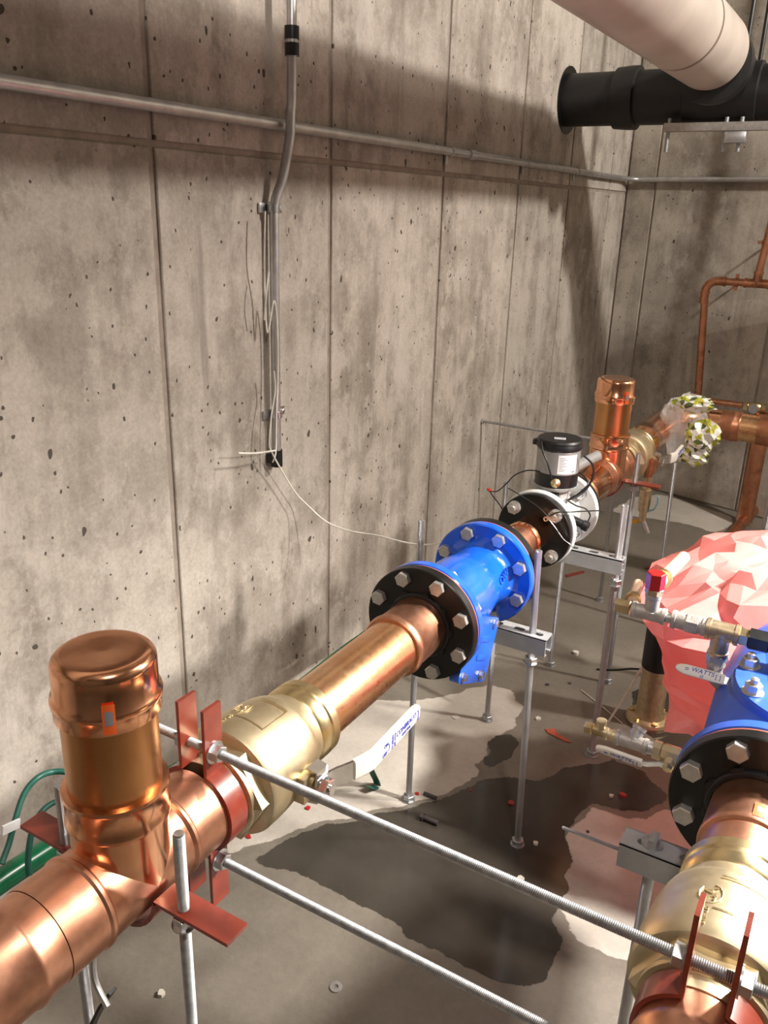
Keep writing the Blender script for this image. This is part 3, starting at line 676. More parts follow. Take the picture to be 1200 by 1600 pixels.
# loose meter wires
def wire(name, pts, r, mat, label, cat='wire', seg=6, sm=8, group=None):
    g = G(); g.tube(pts, r, seg, sm); return tag(g.make(name, mat, None, angle=60), label, cat, group)
def px_path(lst): return [on_y(px, py, y) for px, py, y in lst]
def px_x(lst): return [on_x(px, py, x) for px, py, x in lst]
wire('meter_wire', px_path([(846, 690, 1.955), (848, 705, 1.935), (855, 722, 1.930), (860, 740, 1.935), (862, 748, 1.945)]), 0.0022, 'cable_black', 'black lead hanging from the meter lid to the brass seal')
wire('meter_wire', px_path([(912, 712, 1.99), (925, 725, 2.00), (927, 742, 2.00), (918, 762, 1.99), (903, 775, 1.97), (885, 782, 1.95)]), 0.0026, 'cable_black', 'thick black lead looping down beside the silver register')
wire('meter_wire', px_path([(905, 738, 1.98), (916, 748, 1.97), (918, 758, 1.96), (903, 772, 1.95), (888, 781, 1.94), (884, 786, 1.93)]), 0.0022, 'cable_black', 'black lead curling under the silver register onto the white flange')
wire('meter_wire', px_path([(845, 737, 1.96), (825, 735, 1.95), (805, 742, 1.94), (792, 755, 1.93), (778, 767, 1.92), (767, 768, 1.91)]), 0.0017, 'cable_black', 'thin dark wire arching to the red splice by the threaded rod')
wire('meter_wire', px_path([(764, 765, 1.91), (770, 775, 1.90), (778, 785, 1.885), (786, 797, 1.87)]), 0.0017, 'cable_black', 'dark wire dropping from the red splice to the black flange')
wire('meter_wire', px_path([(793, 762, 1.85), (815, 775, 1.855), (838, 790, 1.853), (852, 803, 1.850), (857, 810, 1.848)]), 0.0015, 'cable_black', 'thin wire lying over the face of the black meter flange')
wire('meter_wire', px_path([(857, 811, 1.846), (868, 825, 1.850), (880, 842, 1.855), (890, 850, 1.858), (895, 856, 1.862)]), 0.0012, 'zinc', 'bare ground wire slanting across the black meter flange')
wire('meter_wire', px_path([(855, 809, 1.846), (870, 801, 1.846), (890, 800, 1.86), (910, 799, 1.90), (936, 798, 1.97), (941, 800, 1.99)]), 0.0017, 'cable_black', 'black jumper wire between the two white meter flanges')
wire('meter_wire', px_path([(885, 781, 1.94), (900, 790, 1.94), (915, 795, 1.95), (922, 805, 1.96), (918, 815, 1.96)]), 0.0020, 'cable_black', 'black lead bending down beside the meter body')
g = G(); g.lathe([(0, .003), (0.004, .0042), (0.010, .0042), (0.013, .002)], on_y(768, 767, 1.91), (-0.9, 0, 0.2), 12); tag(g.make('wire_splice', 'tie_red', None), 'small red wire splice behind the black meter flange', 'connector')
g = G(); g.ring(on_y(853, 811, 1.846), -Y, 0.003, 0.0062, 0.0015, 16); g.box(on_y(858, 808.5, 1.845), (0.012, 0.002, 0.006), None, 0.0005); tag(g.make('ring_terminal', 'zinc', None), 'ring terminal on the black meter flange', 'connector')
# ties off behind the meter
g = G(); g.tube([on_y(897, 730, 2.20), on_y(936, 711, 2.26)], 0.0145, 18); tag(g.make('grey_stub', 'grey_paint', None), 'grey plastic tube stub with a pale end behind the meter', 'tube')

# ================================================================== threaded rods
def rod(p0, p1, r, label, nuts=(), foot=False, fine=True, group=None, name='threaded_rod'):
    p0, p1 = Vector(p0), Vector(p1); d = (p1-p0).normalized(); L = (p1-p0).length
    low = p0 if p0.z <= p1.z else p1
    t = thing(name, tuple(low), label, 'rod', group)
    g = G()
    if fine:
        pitch = 0.0021; n = int(L/pitch); prof = [(0, r*0.8)]
        for i in range(n): prof += [(i*pitch + pitch*0.25, r), (i*pitch + pitch*0.75, r*0.87)]
        prof.append((L, r*0.8)); g.lathe(prof, p0, d, 12); g.make('shaft', 'zinc_rough', t, angle=25)
    else:
        g.lathe([(0, r*0.85), (0.002, r), (L-0.002, r), (L, r*0.85)], p0, d, 14); g.make('shaft', 'threaded_steel', t, uv_axis=d)
    for s in nuts:
        c = p0 + d*s; g = G(); g.lathe([(-0.002, r), (-0.002, r*2.1), (0, r*2.1), (0, r)], c, d, 20, cap=False); g.make('washer', 'zinc', t)
        g = G(); g.hexa(c, d, r*1.85, r*1.7); g.make('nut', 'zinc', t)
    if foot:
        g = G(); g.lathe([(0, r*2.2), (0.003, r*2.2), (0.003, r)], (low.x, low.y, 0), Z, 20); g.make('washer', 'zinc_rough', t)
        g = G(); g.hexa((low.x, low.y, 0.003), Z, r*1.9, 0.014); g.make('nut', 'zinc_rough', t)
    return t
# cross braces between the two pipe clamps
rod((-0.80, 0.671, 0.790), (0.30, 0.671, 0.790), 0.0062, 'long threaded rod through the upper tabs of both red clamps', fine=True)
rod((-0.705, 0.671, 0.618), (0.30, 0.671, 0.618), 0.0062, 'long threaded rod through the lower tabs of both red clamps', fine=True)
rod((XW, 3.035, H-0.796), (-0.600, 3.035, H-0.796), 0.0055, 'threaded brace rod from the wall to the far copper run', nuts=(0.002,), fine=False)
# hanger rods of the near tee clamp
rod((-0.556, 0.530, 0), (-0.556, 0.530, 0.800), 0.0072, 'threaded rod through the level red tab of the tee near green hose', nuts=(0.672,), foot=True)
rod((-0.752, 0.530, 0), (-0.752, 0.530, 0.780), 0.0072, 'threaded rod on the wall side of the tee near green hose', nuts=(0.672,), foot=True, fine=False)
# strut stand under the strainer
S1 = 'rods of the strut stands'
rod((-0.825, 1.592, 0), (-0.825, 1.592, H-0.669), 0.0078, 'threaded rod on the wall side of the blue strainer', nuts=(0.56,), foot=True, fine=False)
rod((-0.522, 1.594, 0), (-0.540, 1.590, H-0.676), 0.0078, 'threaded rod through the slotted channel beside the blue strainer', nuts=(0.505, 0.558), foot=True, fine=False)
rod((-0.803, 2.040, 0), (-0.803, 2.040, H-0.688), 0.0078, 'threaded rod on the wall side of the silver meter', nuts=(0.59,), foot=True, fine=False)
rod((-0.479, 2.045, 0), (-0.479, 2.045, H-0.692), 0.0090, 'stout threaded rod through the slotted channel beside the meter', nuts=(0.535, 0.597), foot=True, fine=False)
rod((-0.752, 2.455, 0), (-0.752, 2.455, 0.76), 0.0072, 'threaded rod on the wall side of the far copper tee', nuts=(0.672,), foot=True, fine=False)
rod((-0.556, 2.455, 0), (-0.556, 2.455, 0.785), 0.0072, 'threaded rod through the level red tab of the far tee', nuts=(0.672,), foot=True, fine=False)
p = on_y(1036, 880, 2.95); p2 = on_y(1055, 722, 2.95); rod((p.x, 2.95, 0), (p2.x, 2.95, p2.z), 0.0072, 'threaded rod standing by the far brass valve and plastic bag', foot=True, fine=False)
p = on_y(1008, 640, 3.05); rod((XP-0.11, 3.05, 0), (XP-0.11, 3.05, p.z), 0.0072, 'threaded rod behind the far elbow', foot=True, fine=False)
# slotted strut channels
def channel(x0, x1, y0, z_top, label, slots):
    t = thing('strut_channel', ((x0+x1)/2, y0, z_top-0.041), label, 'strut channel', 'slotted strut channels')
    w, h, th = 0.0413, 0.0413, 0.0028
    # top web with slots cut out: strips between slots
    g = G(); xs_ = sorted(slots); L = 0.028; sw = 0.014
    for s in (1, -1): g.box(((x0+x1)/2, y0 + s*(w/2-(w-sw)/4), z_top-th/2), (x1-x0, (w-sw)/2, th))
    edges = [x0] + [e for c in xs_ for e in (c-L/2, c+L/2)] + [x1]
    for a, b_ in zip(edges[::2], edges[1::2]):
        if b_-a > 0.001: g.box(((a+b_)/2, y0, z_top-th/2), (b_-a, sw, th))
    for c in xs_:
        for s in (1, -1):
            pts = [(s*(L/2), -sw/2)]
            n = 6
            poly = [(s*L/2, -sw/2), (s*L/2, sw/2)] + [(s*(L/2-sw/2) + s*sw/2*math.cos(math.pi/2-math.pi*k/n), sw/2*math.sin(math.pi/2-math.pi*k/n)) for k in range(n+1)]
            if s < 0: poly = poly[::-1]
            g.prism(poly, Vector((c, y0, z_top-th)), X, Y, Z, th-0.0002)
    g.make('web', 'strut_grey', t, angle=0)
    for s in (1, -1):
        g = G(); g.box(((x0+x1)/2, y0 + s*(w/2-th/2), z_top-h/2), (x1-x0, th, h)); g.box(((x0+x1)/2, y0 + s*(w/2-0.006), z_top-h+th/2), (x1-x0, 0.009, th)); g.make('side', 'strut_grey', t, angle=0)
    return t
channel(-0.88, -0.497, 1.592, H-0.872, 'slotted grey channel carried by rods beside the blue strainer', [-0.568, -0.525, -0.62, -0.8])
channel(-0.86, -0.462, 2.045, H-0.838, 'slotted grey channel carried by rods under the meter flange', [-0.545, -0.490, -0.60, -0.8])
channel(-0.185, 0.20, 1.052, H-0.862, 'slotted grey channel with a square bolt under the black hose pipe run', [-0.150, -0.09, 0.1])
rod((-0.140, 1.050, 0), (-0.140, 1.050, H-0.895), 0.0085, 'steel rod under the channel end by the wet floor', foot=True, fine=False)
g = G(); cq = Vector((-0.143, 1.055, H-0.862)); g.lathe([(0, 0.016), (0.003, 0.016)], cq, Z, 20); g.box(cq + Vector((0.002, -0.004, 0.010)), (0.012, 0.026, 0.016), None, 0.002); tag(g.make('square_bolt', 'zinc_rough', None), 'square nut seated in the channel slot', 'bolt')
p0 = on_z(879, 1293, 0.545); p1 = on_z(975, 1330, 0.560); rod(p0, p1, 0.0028, 'thin steel wire rod leading to the slotted channel end', fine=False)
# rods on the right behind the pink sheet
for px, w, lab in ((1184, 0.011, 'steel post behind the pink sheet, the taller of two'), (1197, 0.010, 'steel post behind the pink sheet, the shorter of two')):
    yy = 2.60 if px < 1190 else 2.68; p = on_y(px, 860, yy); q = on_y(px+4, 720 if px < 1190 else 826, yy); rod((p.x, yy, 0), (p.x+0.01, yy, q.z), w, lab, foot=True, fine=False)

# ================================================================== right pipe run
c3 = dup(c1, (XR-XP, 0, 0), 'red painted clamp with upright tabs on the pipe run with the pink sheet')
t = thing('copper_coupling', (XR, 0.55, ZP-0.06), 'dull copper coupling inside the red clamp by the wet floor', 'pipe fitting')
g = G(); g.lathe([(0.40, 0.052), (0.40, 0.0570), (0.627, 0.0570), (0.632, 0.0595), (0.640, 0.0595), (0.645, 0.0572), (0.692, 0.0570)], (XR, 0, ZP), Y, 56); g.make('sleeve', 'copper_dull', t)
t = thing('copper_coupling', (XR, 0.98, ZP-0.06), 'copper sleeve with an orange sticker behind the large bolted flange', 'pipe fitting')
g = G(); g.lathe([(0.895, 0.0525), (0.955, 0.0540), (0.957, 0.0576), (0.960, 0.0590), (0.966, 0.0590), (0.970, 0.0576), (1.048, 0.0572)], (XR, 0, ZP), Y, 56); sl = g.make('sleeve', 'copper_dull', t)
an = math.radians(96)
g = cyl_patch((XR, 0, ZP), Y, 0.0596, math.radians(-2), math.radians(18), 0.962, 0.990, 6, Z)
g.make('price_tag', 'orange_tag', sl, angle=0)['label'] = 'small orange sticker'
g = cyl_patch((XR, 0, ZP), Y, 0.0599, math.radians(2), math.radians(13), 0.972, 0.982, 6, Z); g.make('tag_print', 'label_white', sl, angle=0)
# blue backflow valve
t = thing('backflow_valve', (XR, 1.25, ZP-0.13), 'blue cast backflow valve behind the large black flange', 'valve')
g = G(); g.lathe([(1.070, 0.05), (1.070, 0.1135), (1.0725, 0.1135), (1.0725, .05)], (XR, 0, ZP), Y, 72); g.make('gasket', 'gasket_red', t)
g = G(); g.lathe(flange_prof(1.0725, 1.096, 0.1150, 0.05, 0.003), (XR, 0, ZP), Y, 72); g.make('inlet_flange', 'blue_dull', t)
g = G(); g.lathe([(1.096, 0.075), (1.13, 0.082), (1.20, 0.098), (1.34, 0.105), (1.46, 0.10), (1.54, 0.08), (1.56, 0.07)], (XR, 0, ZP), Y, 56); g.make('body', 'blue_dull', t, angle=60)
bc = Vector((XR+0.045, 1.255, ZP))
g = G(); g.lathe([(0.0, 0.09), (0.070, 0.094), (0.074, 0.118), (0.078, 0.121), (0.092, 0.121), (0.096, 0.118), (0.0965, 0.05), (0.115, 0.035), (0.118, 0)], bc, Z, 56); g.make('bonnet', 'blue_dull', t)
for k in range(8):
    a = 2*math.pi*(k+0.5)/8 + 0.2; q = bc + Vector((0.104*math.cos(a), 0.104*math.sin(a), 0.096)); g = G(); g.lathe([(0, .016), (0.002, .016)], q, Z, 20); g.hexa(q+Z*.002, Z, 0.0125, 0.013); g.lathe([(0, .0065), (0.022, .006), (0.024, .003)], q, Z, 12); g.make('bonnet_nut', 'bolt_zinc', t)

# test cock piping ------------------------------------------------
def fit(g, a, b, r, bead=True, seg=20):
    a, b = Vector(a), Vector(b); L = (b-a).length; d = (b-a)/L
    if bead: g.lathe([(0, r*0.7), (0, r*1.12), (0.006, r*1.12), (0.007, r), (L-0.007, r), (L-0.006, r*1.12), (L, r*1.12), (L, r*0.7)], a, d, seg)
    else: g.lathe([(0, r*0.9), (0.001, r), (L-0.001, r), (L, r*0.9)], a, d, seg)
    return g
def hexfit(g, a, b, r):
    a, b = Vector(a), Vector(b); L = (b-a).length; g.lathe([(0, r*.92), (0.001, r), (L-0.001, r), (L, r*.92)], a, (b-a)/L, 6); return g
yt = 1.30
def q(px, py, y=yt): return on_y(px, py, y)
zt = (q(1130, 987)).z
def ax(px, py=None, z=None):
    p = on_y(px, 990 if py is None else py, yt); return Vector((p.x, yt, zt if z is None else z))
xs_ = {k: on_y(px, py, yt).x for k, (px, py) in dict(cap0=(962, 945), cap1=(985, 950), t0=(988, 951), t1=(1040, 966), n1=(1050, 967), u0=(1050, 968), u1=(1104, 980), b0=(1104, 981), b1=(1155, 994), h1=(1170, 998), tee=(1128, 985), knob=(1018, 950)).items()}
def xp_(k, z=None): return Vector((xs_[k], yt, zt if z is None else z))
t = thing('test_cock_pipe', (xs_['tee'], yt, zt-0.1), 'grey and bronze test pipe with a red knob in front of the pink sheet', 'pipework')
hexfit(G(), xp_('cap0'), xp_('cap1'), 0.0125).make('plug', 'brass_bright', t)
g = fit(G(), xp_('t0'), xp_('t1'), 0.0125); fit(g, xp_('knob'), xp_('knob', zt+0.036), 0.0120); g.make('iron_tee', 'iron_grey', t)
g = G(); hexfit(g, xp_('knob', zt+0.036), xp_('knob', zt+0.046), 0.0150); g.make('vent_collar', 'bronze', t)
g = G(); g.hexa(xp_('knob', zt+0.046), Z, 0.0155, 0.028, None, .2); g.make('knob', 'red_plastic', t)
g = fit(G(), xp_('t1'), xp_('u0'), 0.0085, False); g.make('nipple', 'galvanised', t)
g = fit(G(), xp_('u0'), xp_('u1'), 0.0138); hexfit(g, xp_('u0') + X*0.022, xp_('u0') + X*0.042, 0.0170); g.make('union', 'iron_grey', t)
g = fit(G(), xp_('b0'), xp_('b1'), 0.0155); fit(g, xp_('tee'), xp_('tee', zt-0.042), 0.0145); g.make('bronze_tee', 'bronze', t)
hexfit(G(), xp_('b1'), xp_('h1'), 0.0145).make('adapter', 'brass_bright', t)
g = hexfit(G(), xp_('h1'), xp_('h1') + X*0.030, 0.0185); fit(g, xp_('h1') + X*0.03, xp_('h1') + X*0.30, 0.0155, False); g.make('hose', 'black_plastic', t)
pe = xp_('tee', zt-0.050)
g = hexfit(G(), xp_('tee', zt-0.040), xp_('tee', zt-0.052), 0.0170); g.make('nipple', 'galvanised', t)
zv = q(1160, 1080).z
g = G(); pts = [Vector((pe.x, yt, zt-0.052)), Vector((pe.x, yt, zv+0.026))] + [Vector((pe.x+0.024-0.024*math.cos(a), yt, zv+0.024-0.024*math.sin(a))) for a in (0.3, 0.7, 1.1, 1.57)] + [Vector((pe.x+0.034, yt, zv))]
g.tube(pts, 0.0125, 18); g.ring(pts[0]-Z*0.008, Z, 0.010, 0.0150, 0.009, 20); g.ring(pts[-1]-X*0.004, X, 0.010, 0.0150, 0.008, 20); g.make('elbow', 'iron_grey', t)
def small_valve(t, c, d, side, lever_dir, size=1.0):
    c, d, side = Vector(c), Vector(d), Vector(side)
    g = G(); s = size
    g.lathe([(-0.030*s, .011*s), (-0.030*s, .0165*s), (-0.018*s, .0165*s), (-0.018*s, .0135*s), (-0.012*s, .0165*s), (0.010*s, .0165*s), (0.016*s, .0135*s), (0.018*s, .0160*s), (0.032*s, .0160*s), (0.032*s, .011*s)], c, d, 8)
    g.lathe([(0, .010*s), (0.024*s, .010*s), (0.026*s, .007*s)], c, side, 14); g.make('valve_body', 'brass_cast', t)
    e = c + side*0.025*s; g = G(); g.hexa(e, side, 0.0085*s, 0.006); g.make('lever_nut', 'brass_bright', t)
    ld = Vector(lever_dir).normalized(); wd = ld.cross(side).normalized()
    g = G(); g.strip([e, e + ld*0.014, e + ld*0.030 + side*0.008, e + ld*0.042 + side*0.010], wd, 0.012, None, 0.0022); lv = g.make('lever', 'zinc', t)
    g = G(); a = e + ld*0.038 + side*0.010; K = 12; P = [a, a+ld*0.012, a+ld*0.060, a+ld*0.070, a+ld*0.075]; hw = [.0085, .0088, .0088, .0065, .003]; vs = []
    for i, p in enumerate(P):
        for j in range(K):
            an_ = 2*math.pi*j/K; ca, sa = math.cos(an_), math.sin(an_)
            vs.append(p + wd*hw[i]*math.copysign(abs(sa)**.5, sa) + side*0.004*math.copysign(abs(ca)**.5, ca))
    g.add(vs, [(i*K+j, i*K+(j+1) % K, (i+1)*K+(j+1) % K, (i+1)*K+j) for i in range(4) for j in range(K)] + [tuple(range(K)), tuple(4*K+j for j in range(K))])
    sl = g.make('sleeve', 'white_vinyl', lv, angle=45)
    up_ = wd if wd.z > 0 or (abs(wd.z) < 0.1 and wd.y > 0) else -wd
    rt = up_.cross(side); base = a + side*0.0043
    text('WATTS', 0.0105, base + ld*0.034 + up_*0.002, rt, up_, 'print_blue', t, 0.0002, shear=0.2)
    text('LF', 0.0060, base + ld*0.034 - up_*0.0055, rt, up_, 'print_blue', t, 0.0002)
    text('[ ]', 0.0095, base + ld*0.010, rt, up_, 'print_blue', t, 0.0002); text('=', 0.0120, base + ld*0.058, rt, up_, 'print_blue', t, 0.0002)
sd = Vector((0, -0.72, 0.69)).normalized()
small_valve(t, (pe.x+0.058, yt, zv), X, sd, (-1, 0, 0), 1.0)
g = fit(G(), (pe.x+0.088, yt, zv), (pe.x+0.16, yt, zv), 0.010, False); g.make('nipple', 'bronze', t)
for (a_, b_, r_t) in ((Vector((xs_['knob'], yt, zt+0.05)), on_y(1068, 871, 1.52), 0.0115), (xp_('cap1'), on_y(997, 912, 1.42), 0.009)):
    s0 = a_ + (b_-a_)*0.12; d = (b_-a_).normalized()
    G().tube([s0, b_], r_t, 16).make('drain_tube', 'tan_tube', t)
    g = G(); k0 = on_y(1030, 905, 1.345) if r_t > 0.01 else on_y(975, 936, 1.325)
    k0 = s0 + d*max(0.02, (k0-s0).dot(d)); g.ring(k0, d, r_t, r_t+0.005, 0.006, 20); g.ring(k0 + d*0.009, d, r_t, r_t+0.004, 0.005, 20); g.make('ring', 'brass_bright', t)
# second, lower test cock
yl = 1.215
def l_(px, py): return on_y(px, py, yl)
zl = l_(990, 1160).z
def lx(px, py, dz=0): p = l_(px, py); return Vector((p.x, yl, zl+dz))
t = thing('test_cock_pipe', (lx(990, 1160).x, yl, zl-0.03), 'grey tee and brass test cock low beside the black flange', 'pipework')
g = hexfit(G(), lx(914, 1136), lx(926, 1140), 0.0105); fit(g, lx(926, 1140), lx(948, 1146), 0.0085, False); g.make('test_plug', 'brass_bright', t)
g = G(); c0 = lx(938, 1145); g.lathe([(0, .0075), (0.014, .0065), (0.016, .009), (0.022, .009)], c0, Z, 12); fit(g, lx(944, 1144), lx(962, 1152), 0.0095, True, 12); g.make('cock', 'brass_cast', t)
g = fit(G(), lx(962, 1152), lx(1012, 1168), 0.0118); fit(g, lx(988, 1160), lx(988, 1160) + Vector((0.006, 0.016, 0.022)), 0.0105); g.make('iron_tee', 'iron_grey', t)
fit(G(), lx(1012, 1168), lx(1032, 1172), 0.0105, False).make('nipple', 'galvanised', t)
small_valve(t, lx(1050, 1178), X, Vector((0, -0.85, -0.35)).normalized(), (-1, 0, 0.02), 0.95)
fit(G(), lx(1066, 1182), lx(1066, 1182) + X*0.10, 0.010, False).make('nipple', 'bronze', t)

# pink sheet over the upright valve
cxp, cyp = -0.03, 1.93
prof = [(0.775, 0.03), (0.770, 0.11), (0.745, 0.18), (0.705, 0.25), (0.655, 0.315), (0.605, 0.350), (0.555, 0.335), (0.505, 0.300), (0.455, 0.275), (0.40, 0.262), (0.345, 0.250)]
NS, NR = 22, len(prof); rnd = random.Random(21)
cr = [[rnd.uniform(-0.075, 0.075)*(1 if i > 1 else 0.4) for j in range(NS)] for i in range(NR)]
cz = [[rnd.uniform(-0.016, 0.016) for j in range(NS)] for i in range(NR)]
def tri_lerp(T, fi, fj):
    i, j = int(min(fi, NR-1.0001)), int(fj) % NS; u_, v_ = fi - i, fj - int(fj); k = (j+1) % NS
    a_, b_, c_, d_ = T[i][j], T[i][k], T[i+1][k], T[i+1][j]
    if (i + j) % 2: return a_ + (d_-a_)*u_ + (c_-d_)*v_ if u_ > v_ else a_ + (b_-a_)*v_ + (c_-b_)*u_
    return a_ + (b_-a_)*v_ + (d_-a_)*u_ if u_ + v_ < 1 else c_ + (d_-c_)*(1-v_) + (b_-c_)*(1-u_)
SU, SV = 2, 2; nseg = NS*SV; rows_ = (NR-1)*SU + 1; vs = []
edge_z = [rnd.uniform(-0.07, 0.05) for j in range(NS)]
for ii in range(rows_):
    fi = ii/SU; i = min(int(fi), NR-2); u_ = fi - i
    z = prof[i][0] + (prof[i+1][0]-prof[i][0])*u_; r = prof[i][1] + (prof[i+1][1]-prof[i][1])*u_
    for jj in range(nseg):
        fj = jj/SV; a = 2*math.pi*jj/nseg
        f = 1 + 0.045*math.sin(5*a+0.7) + 0.03*math.sin(9*a+0.57*fi) + tri_lerp(cr, fi, fj)
        zz = z + tri_lerp(cz, fi, fj) + 0.012*math.sin(3*a)
        if fi > NR-2:
            j0 = int(fj) % NS; e = edge_z[j0] + (edge_z[(j0+1) % NS]-edge_z[j0])*(fj-int(fj)); zz += e*u_
        q_ = Vector((r*f*math.cos(a), r*f*0.95*math.sin(a), zz))
        w_ = rnd.uniform(-0.007, 0.007)
        vs.append(Vector((cxp, cyp, 0)) + q_ + Vector((math.cos(a), math.sin(a), 0.5))*w_)
tri = []
for i in range(rows_-1):
    for j in range(nseg):
        f4 = (i*nseg+j, i*nseg+(j+1) % nseg, (i+1)*nseg+(j+1) % nseg, (i+1)*nseg+j)
        tri += [f4[:3], (f4[0], f4[2], f4[3])] if rnd.random() < 0.5 else [(f4[0], f4[1], f4[3]), f4[1:]]
tri.append(tuple(range(nseg)))
g = G(); g.add(vs, tri); sheet = g.make('plastic_sheet', 'pink_plastic', None, angle=13); tag(sheet, 'crumpled pink plastic sheet draped over an upright valve', 'plastic sheet')
# the valve under the sheet stands on a brass outlet
pb = on_z(1014, 1118, 0.02); YO = pb.y
t = thing('relief_outlet', (pb.x, YO, 0.0), 'dark outlet pipe with a brass floor flange behind the pink sheet', 'pipe fitting')
g = G(); g.lathe([(0.0, 0.03), (0.0, 0.066), (0.012, 0.068), (0.020, 0.064), (0.024, 0.045), (0.04, 0.040), (0.19, 0.040)], (pb.x, YO, 0), Z, 36); g.make('flange', 'bronze', t)
g = G(); g.lathe([(0, 0.044), (0.30, 0.046)], (pb.x, YO, 0.19), Z, 28); g.make('neck', 'black_iron_pipe', t)
for k in range(6):
    a = k*math.pi/3; g = G(); g.hexa((pb.x+0.055*math.cos(a), YO+0.055*math.sin(a), 0.02), Z, 0.009, 0.008); g.make('bolt', 'brass_bright', t)
wire('cable_tie', [on_y(932, 1046, YO-0.05), on_y(960, 1047, YO-0.05), on_y(985, 1045, YO-0.05), on_y(1003, 1046, YO-0.045)], 0.0035, 'cable_black', 'black plastic tie sticking out from the dark outlet', 'cable tie', 6, 4)
wire('steel_wire', [on_z(950, 1128, 0.003), on_y(978, 1085, YO-0.06), on_y(1003, 1042, YO-0.05)], 0.003, 'cable_white', 'pale straight wire leaning against the dark outlet', 'wire', 6, 0)
wire('steel_wire', [on_z(908, 1078, 0.003), on_z(940, 1103, 0.003), on_z(972, 1130, 0.003)], 0.0016, 'cable_white', 'thin pale wire lying on the damp floor', 'wire', 6, 0)
# ================================================================== far end of the left run
YX = 3.37
t = thing('copper_elbow', (XP, 3.1, ZP-0.06), 'copper sleeve and elbow turning beside the plastic bag', 'pipe fitting')
g = G(); g.lathe([(2.84, 0.0524), (2.855, 0.0570), (2.90, 0.0572), (2.906, 0.0600), (2.914, 0.0600), (2.92, 0.0572), (3.02, 0.0570)], (XP, 0, ZP), Y, 48); g.make('sleeve', 'copper_fitting', t)
g = G(); R = 0.15; pts = [Vector((XP, 3.0, ZP)), Vector((XP, YX-R-0.05, ZP))] + [Vector((XP + R - R*math.cos(a), YX - R + R*math.sin(a), ZP)) for a in [math.pi/2*i/10 for i in range(11)]] + [Vector((XP+R+0.05, YX, ZP))]
g.tube(pts, 0.0555, 40); g.make('bend', 'copper_fitting', t, angle=50)
t = thing('copper_pipe', (-0.2, YX, ZP-0.06), 'copper pipe running across in front of the back wall', 'pipe')
g = G(); g.lathe([(-0.47, 0.0524), (-0.47, 0.0572), (-0.435, 0.0572), (-0.43, 0.0595), (-0.42, 0.0595), (-0.415, 0.0572), (-0.40, 0.0572), (-0.398, 0.0524)], (0, YX, ZP), X, 40); g.make('collar', 'copper_old', t)
G().lathe([(-0.46, 0.0524), (0.6, 0.0524)], (0, YX, ZP), X, 40).make('tube', 'copper_tube', t)
g = G(); g.lathe([(-0.335, 0.053), (-0.335, 0.0575), (-0.30, 0.0575), (-0.295, 0.0600), (-0.285, 0.0600), (-0.28, 0.0575), (-0.10, 0.0575), (-0.10, 0.053)], (0, YX, ZP), X, 40); g.lathe([(0, 0.056), (-0.14, 0.056)], (-0.21, YX, ZP), Z, 32); g.make('tee', 'copper_old', t)
# tank strap round the near tube of the crossing pipe
# drop pipe and floor pipe
pd = on_y(1181, 700, 3.62); 
t = thing('copper_drop_pipe', (-0.335, 3.9, 0.0), 'dark copper pipe dropping to the floor by the back wall', 'pipe')
a = on_y(1183, 690, 4.25); bq = on_y(1168, 800, 4.40)
G().tube([Vector((a.x, 4.33, a.z+0.12)), Vector((a.x, 4.33, 0.02))], 0.040, 24).make('tube', 'copper_old', t)
f0, f1_ = on_z(1184, 790, 0.03), on_z(1112, 872, 0.03)
g = G(); g.tube([f0, f1_], 0.028, 20); tag(g.make('floor_pipe', 'copper_old', None), 'dull copper pipe lying on the floor behind the pink sheet', 'pipe')
f0, f1_ = on_z(1140, 872, 0.02), on_z(1215, 838, 0.02); g = G(); g.tube([f0, f1_], 0.018, 16); tag(g.make('floor_pipe', 'copper_old', None), 'thinner copper pipe lying on the floor beside the steel posts', 'pipe')
# drain cock under far valve
t = thing('drain_cock', tuple(on_y(1012, 832, 2.70)), 'brass drain cock with a teal lever hanging under the far valve', 'valve')
def dq(px, py): return on_y(px, py, 2.70)
g = G(); x_ = dq(1012, 750).x; zz = [dq(1012, v).z for v in (715, 738, 745, 765, 785, 800, 815, 822)]
g.lathe([(zz[0], 0.02), (zz[0], 0.022), (zz[1], 0.020), (zz[1], 0.013), (zz[2], 0.013)], (x_, 2.70, 0), Z, 20); g.make('nipple', 'copper_old', t)
g = G(); g.lathe([(zz[2], 0.010), (zz[2], 0.015), (zz[3], 0.014), (zz[3], 0.019), (zz[4], 0.020), (zz[5], 0.017), (zz[5], 0.012), (zz[6], 0.012)], (x_, 2.70, 0), Z, 16); g.make('body', 'bronze', t)
g = G(); g.strip([dq(1003, 797), dq(1010, 800), dq(1022, 796), dq(1028, 786), dq(1029, 776)], Y, 0.016, None, 0.004); g.make('lever', 'teal_lever', t)
g = G(); g.tube([dq(1004, 812), dq(1008, 822), dq(1012, 833)], 0.008, 12); g.make('outlet', 'zinc', t)
g = G(); g.tube([dq(985, 816), dq(995, 814), dq(1003, 812)], [0.007, 0.009, 0.007], 12); g.make('cap', 'yellow_cap', t)
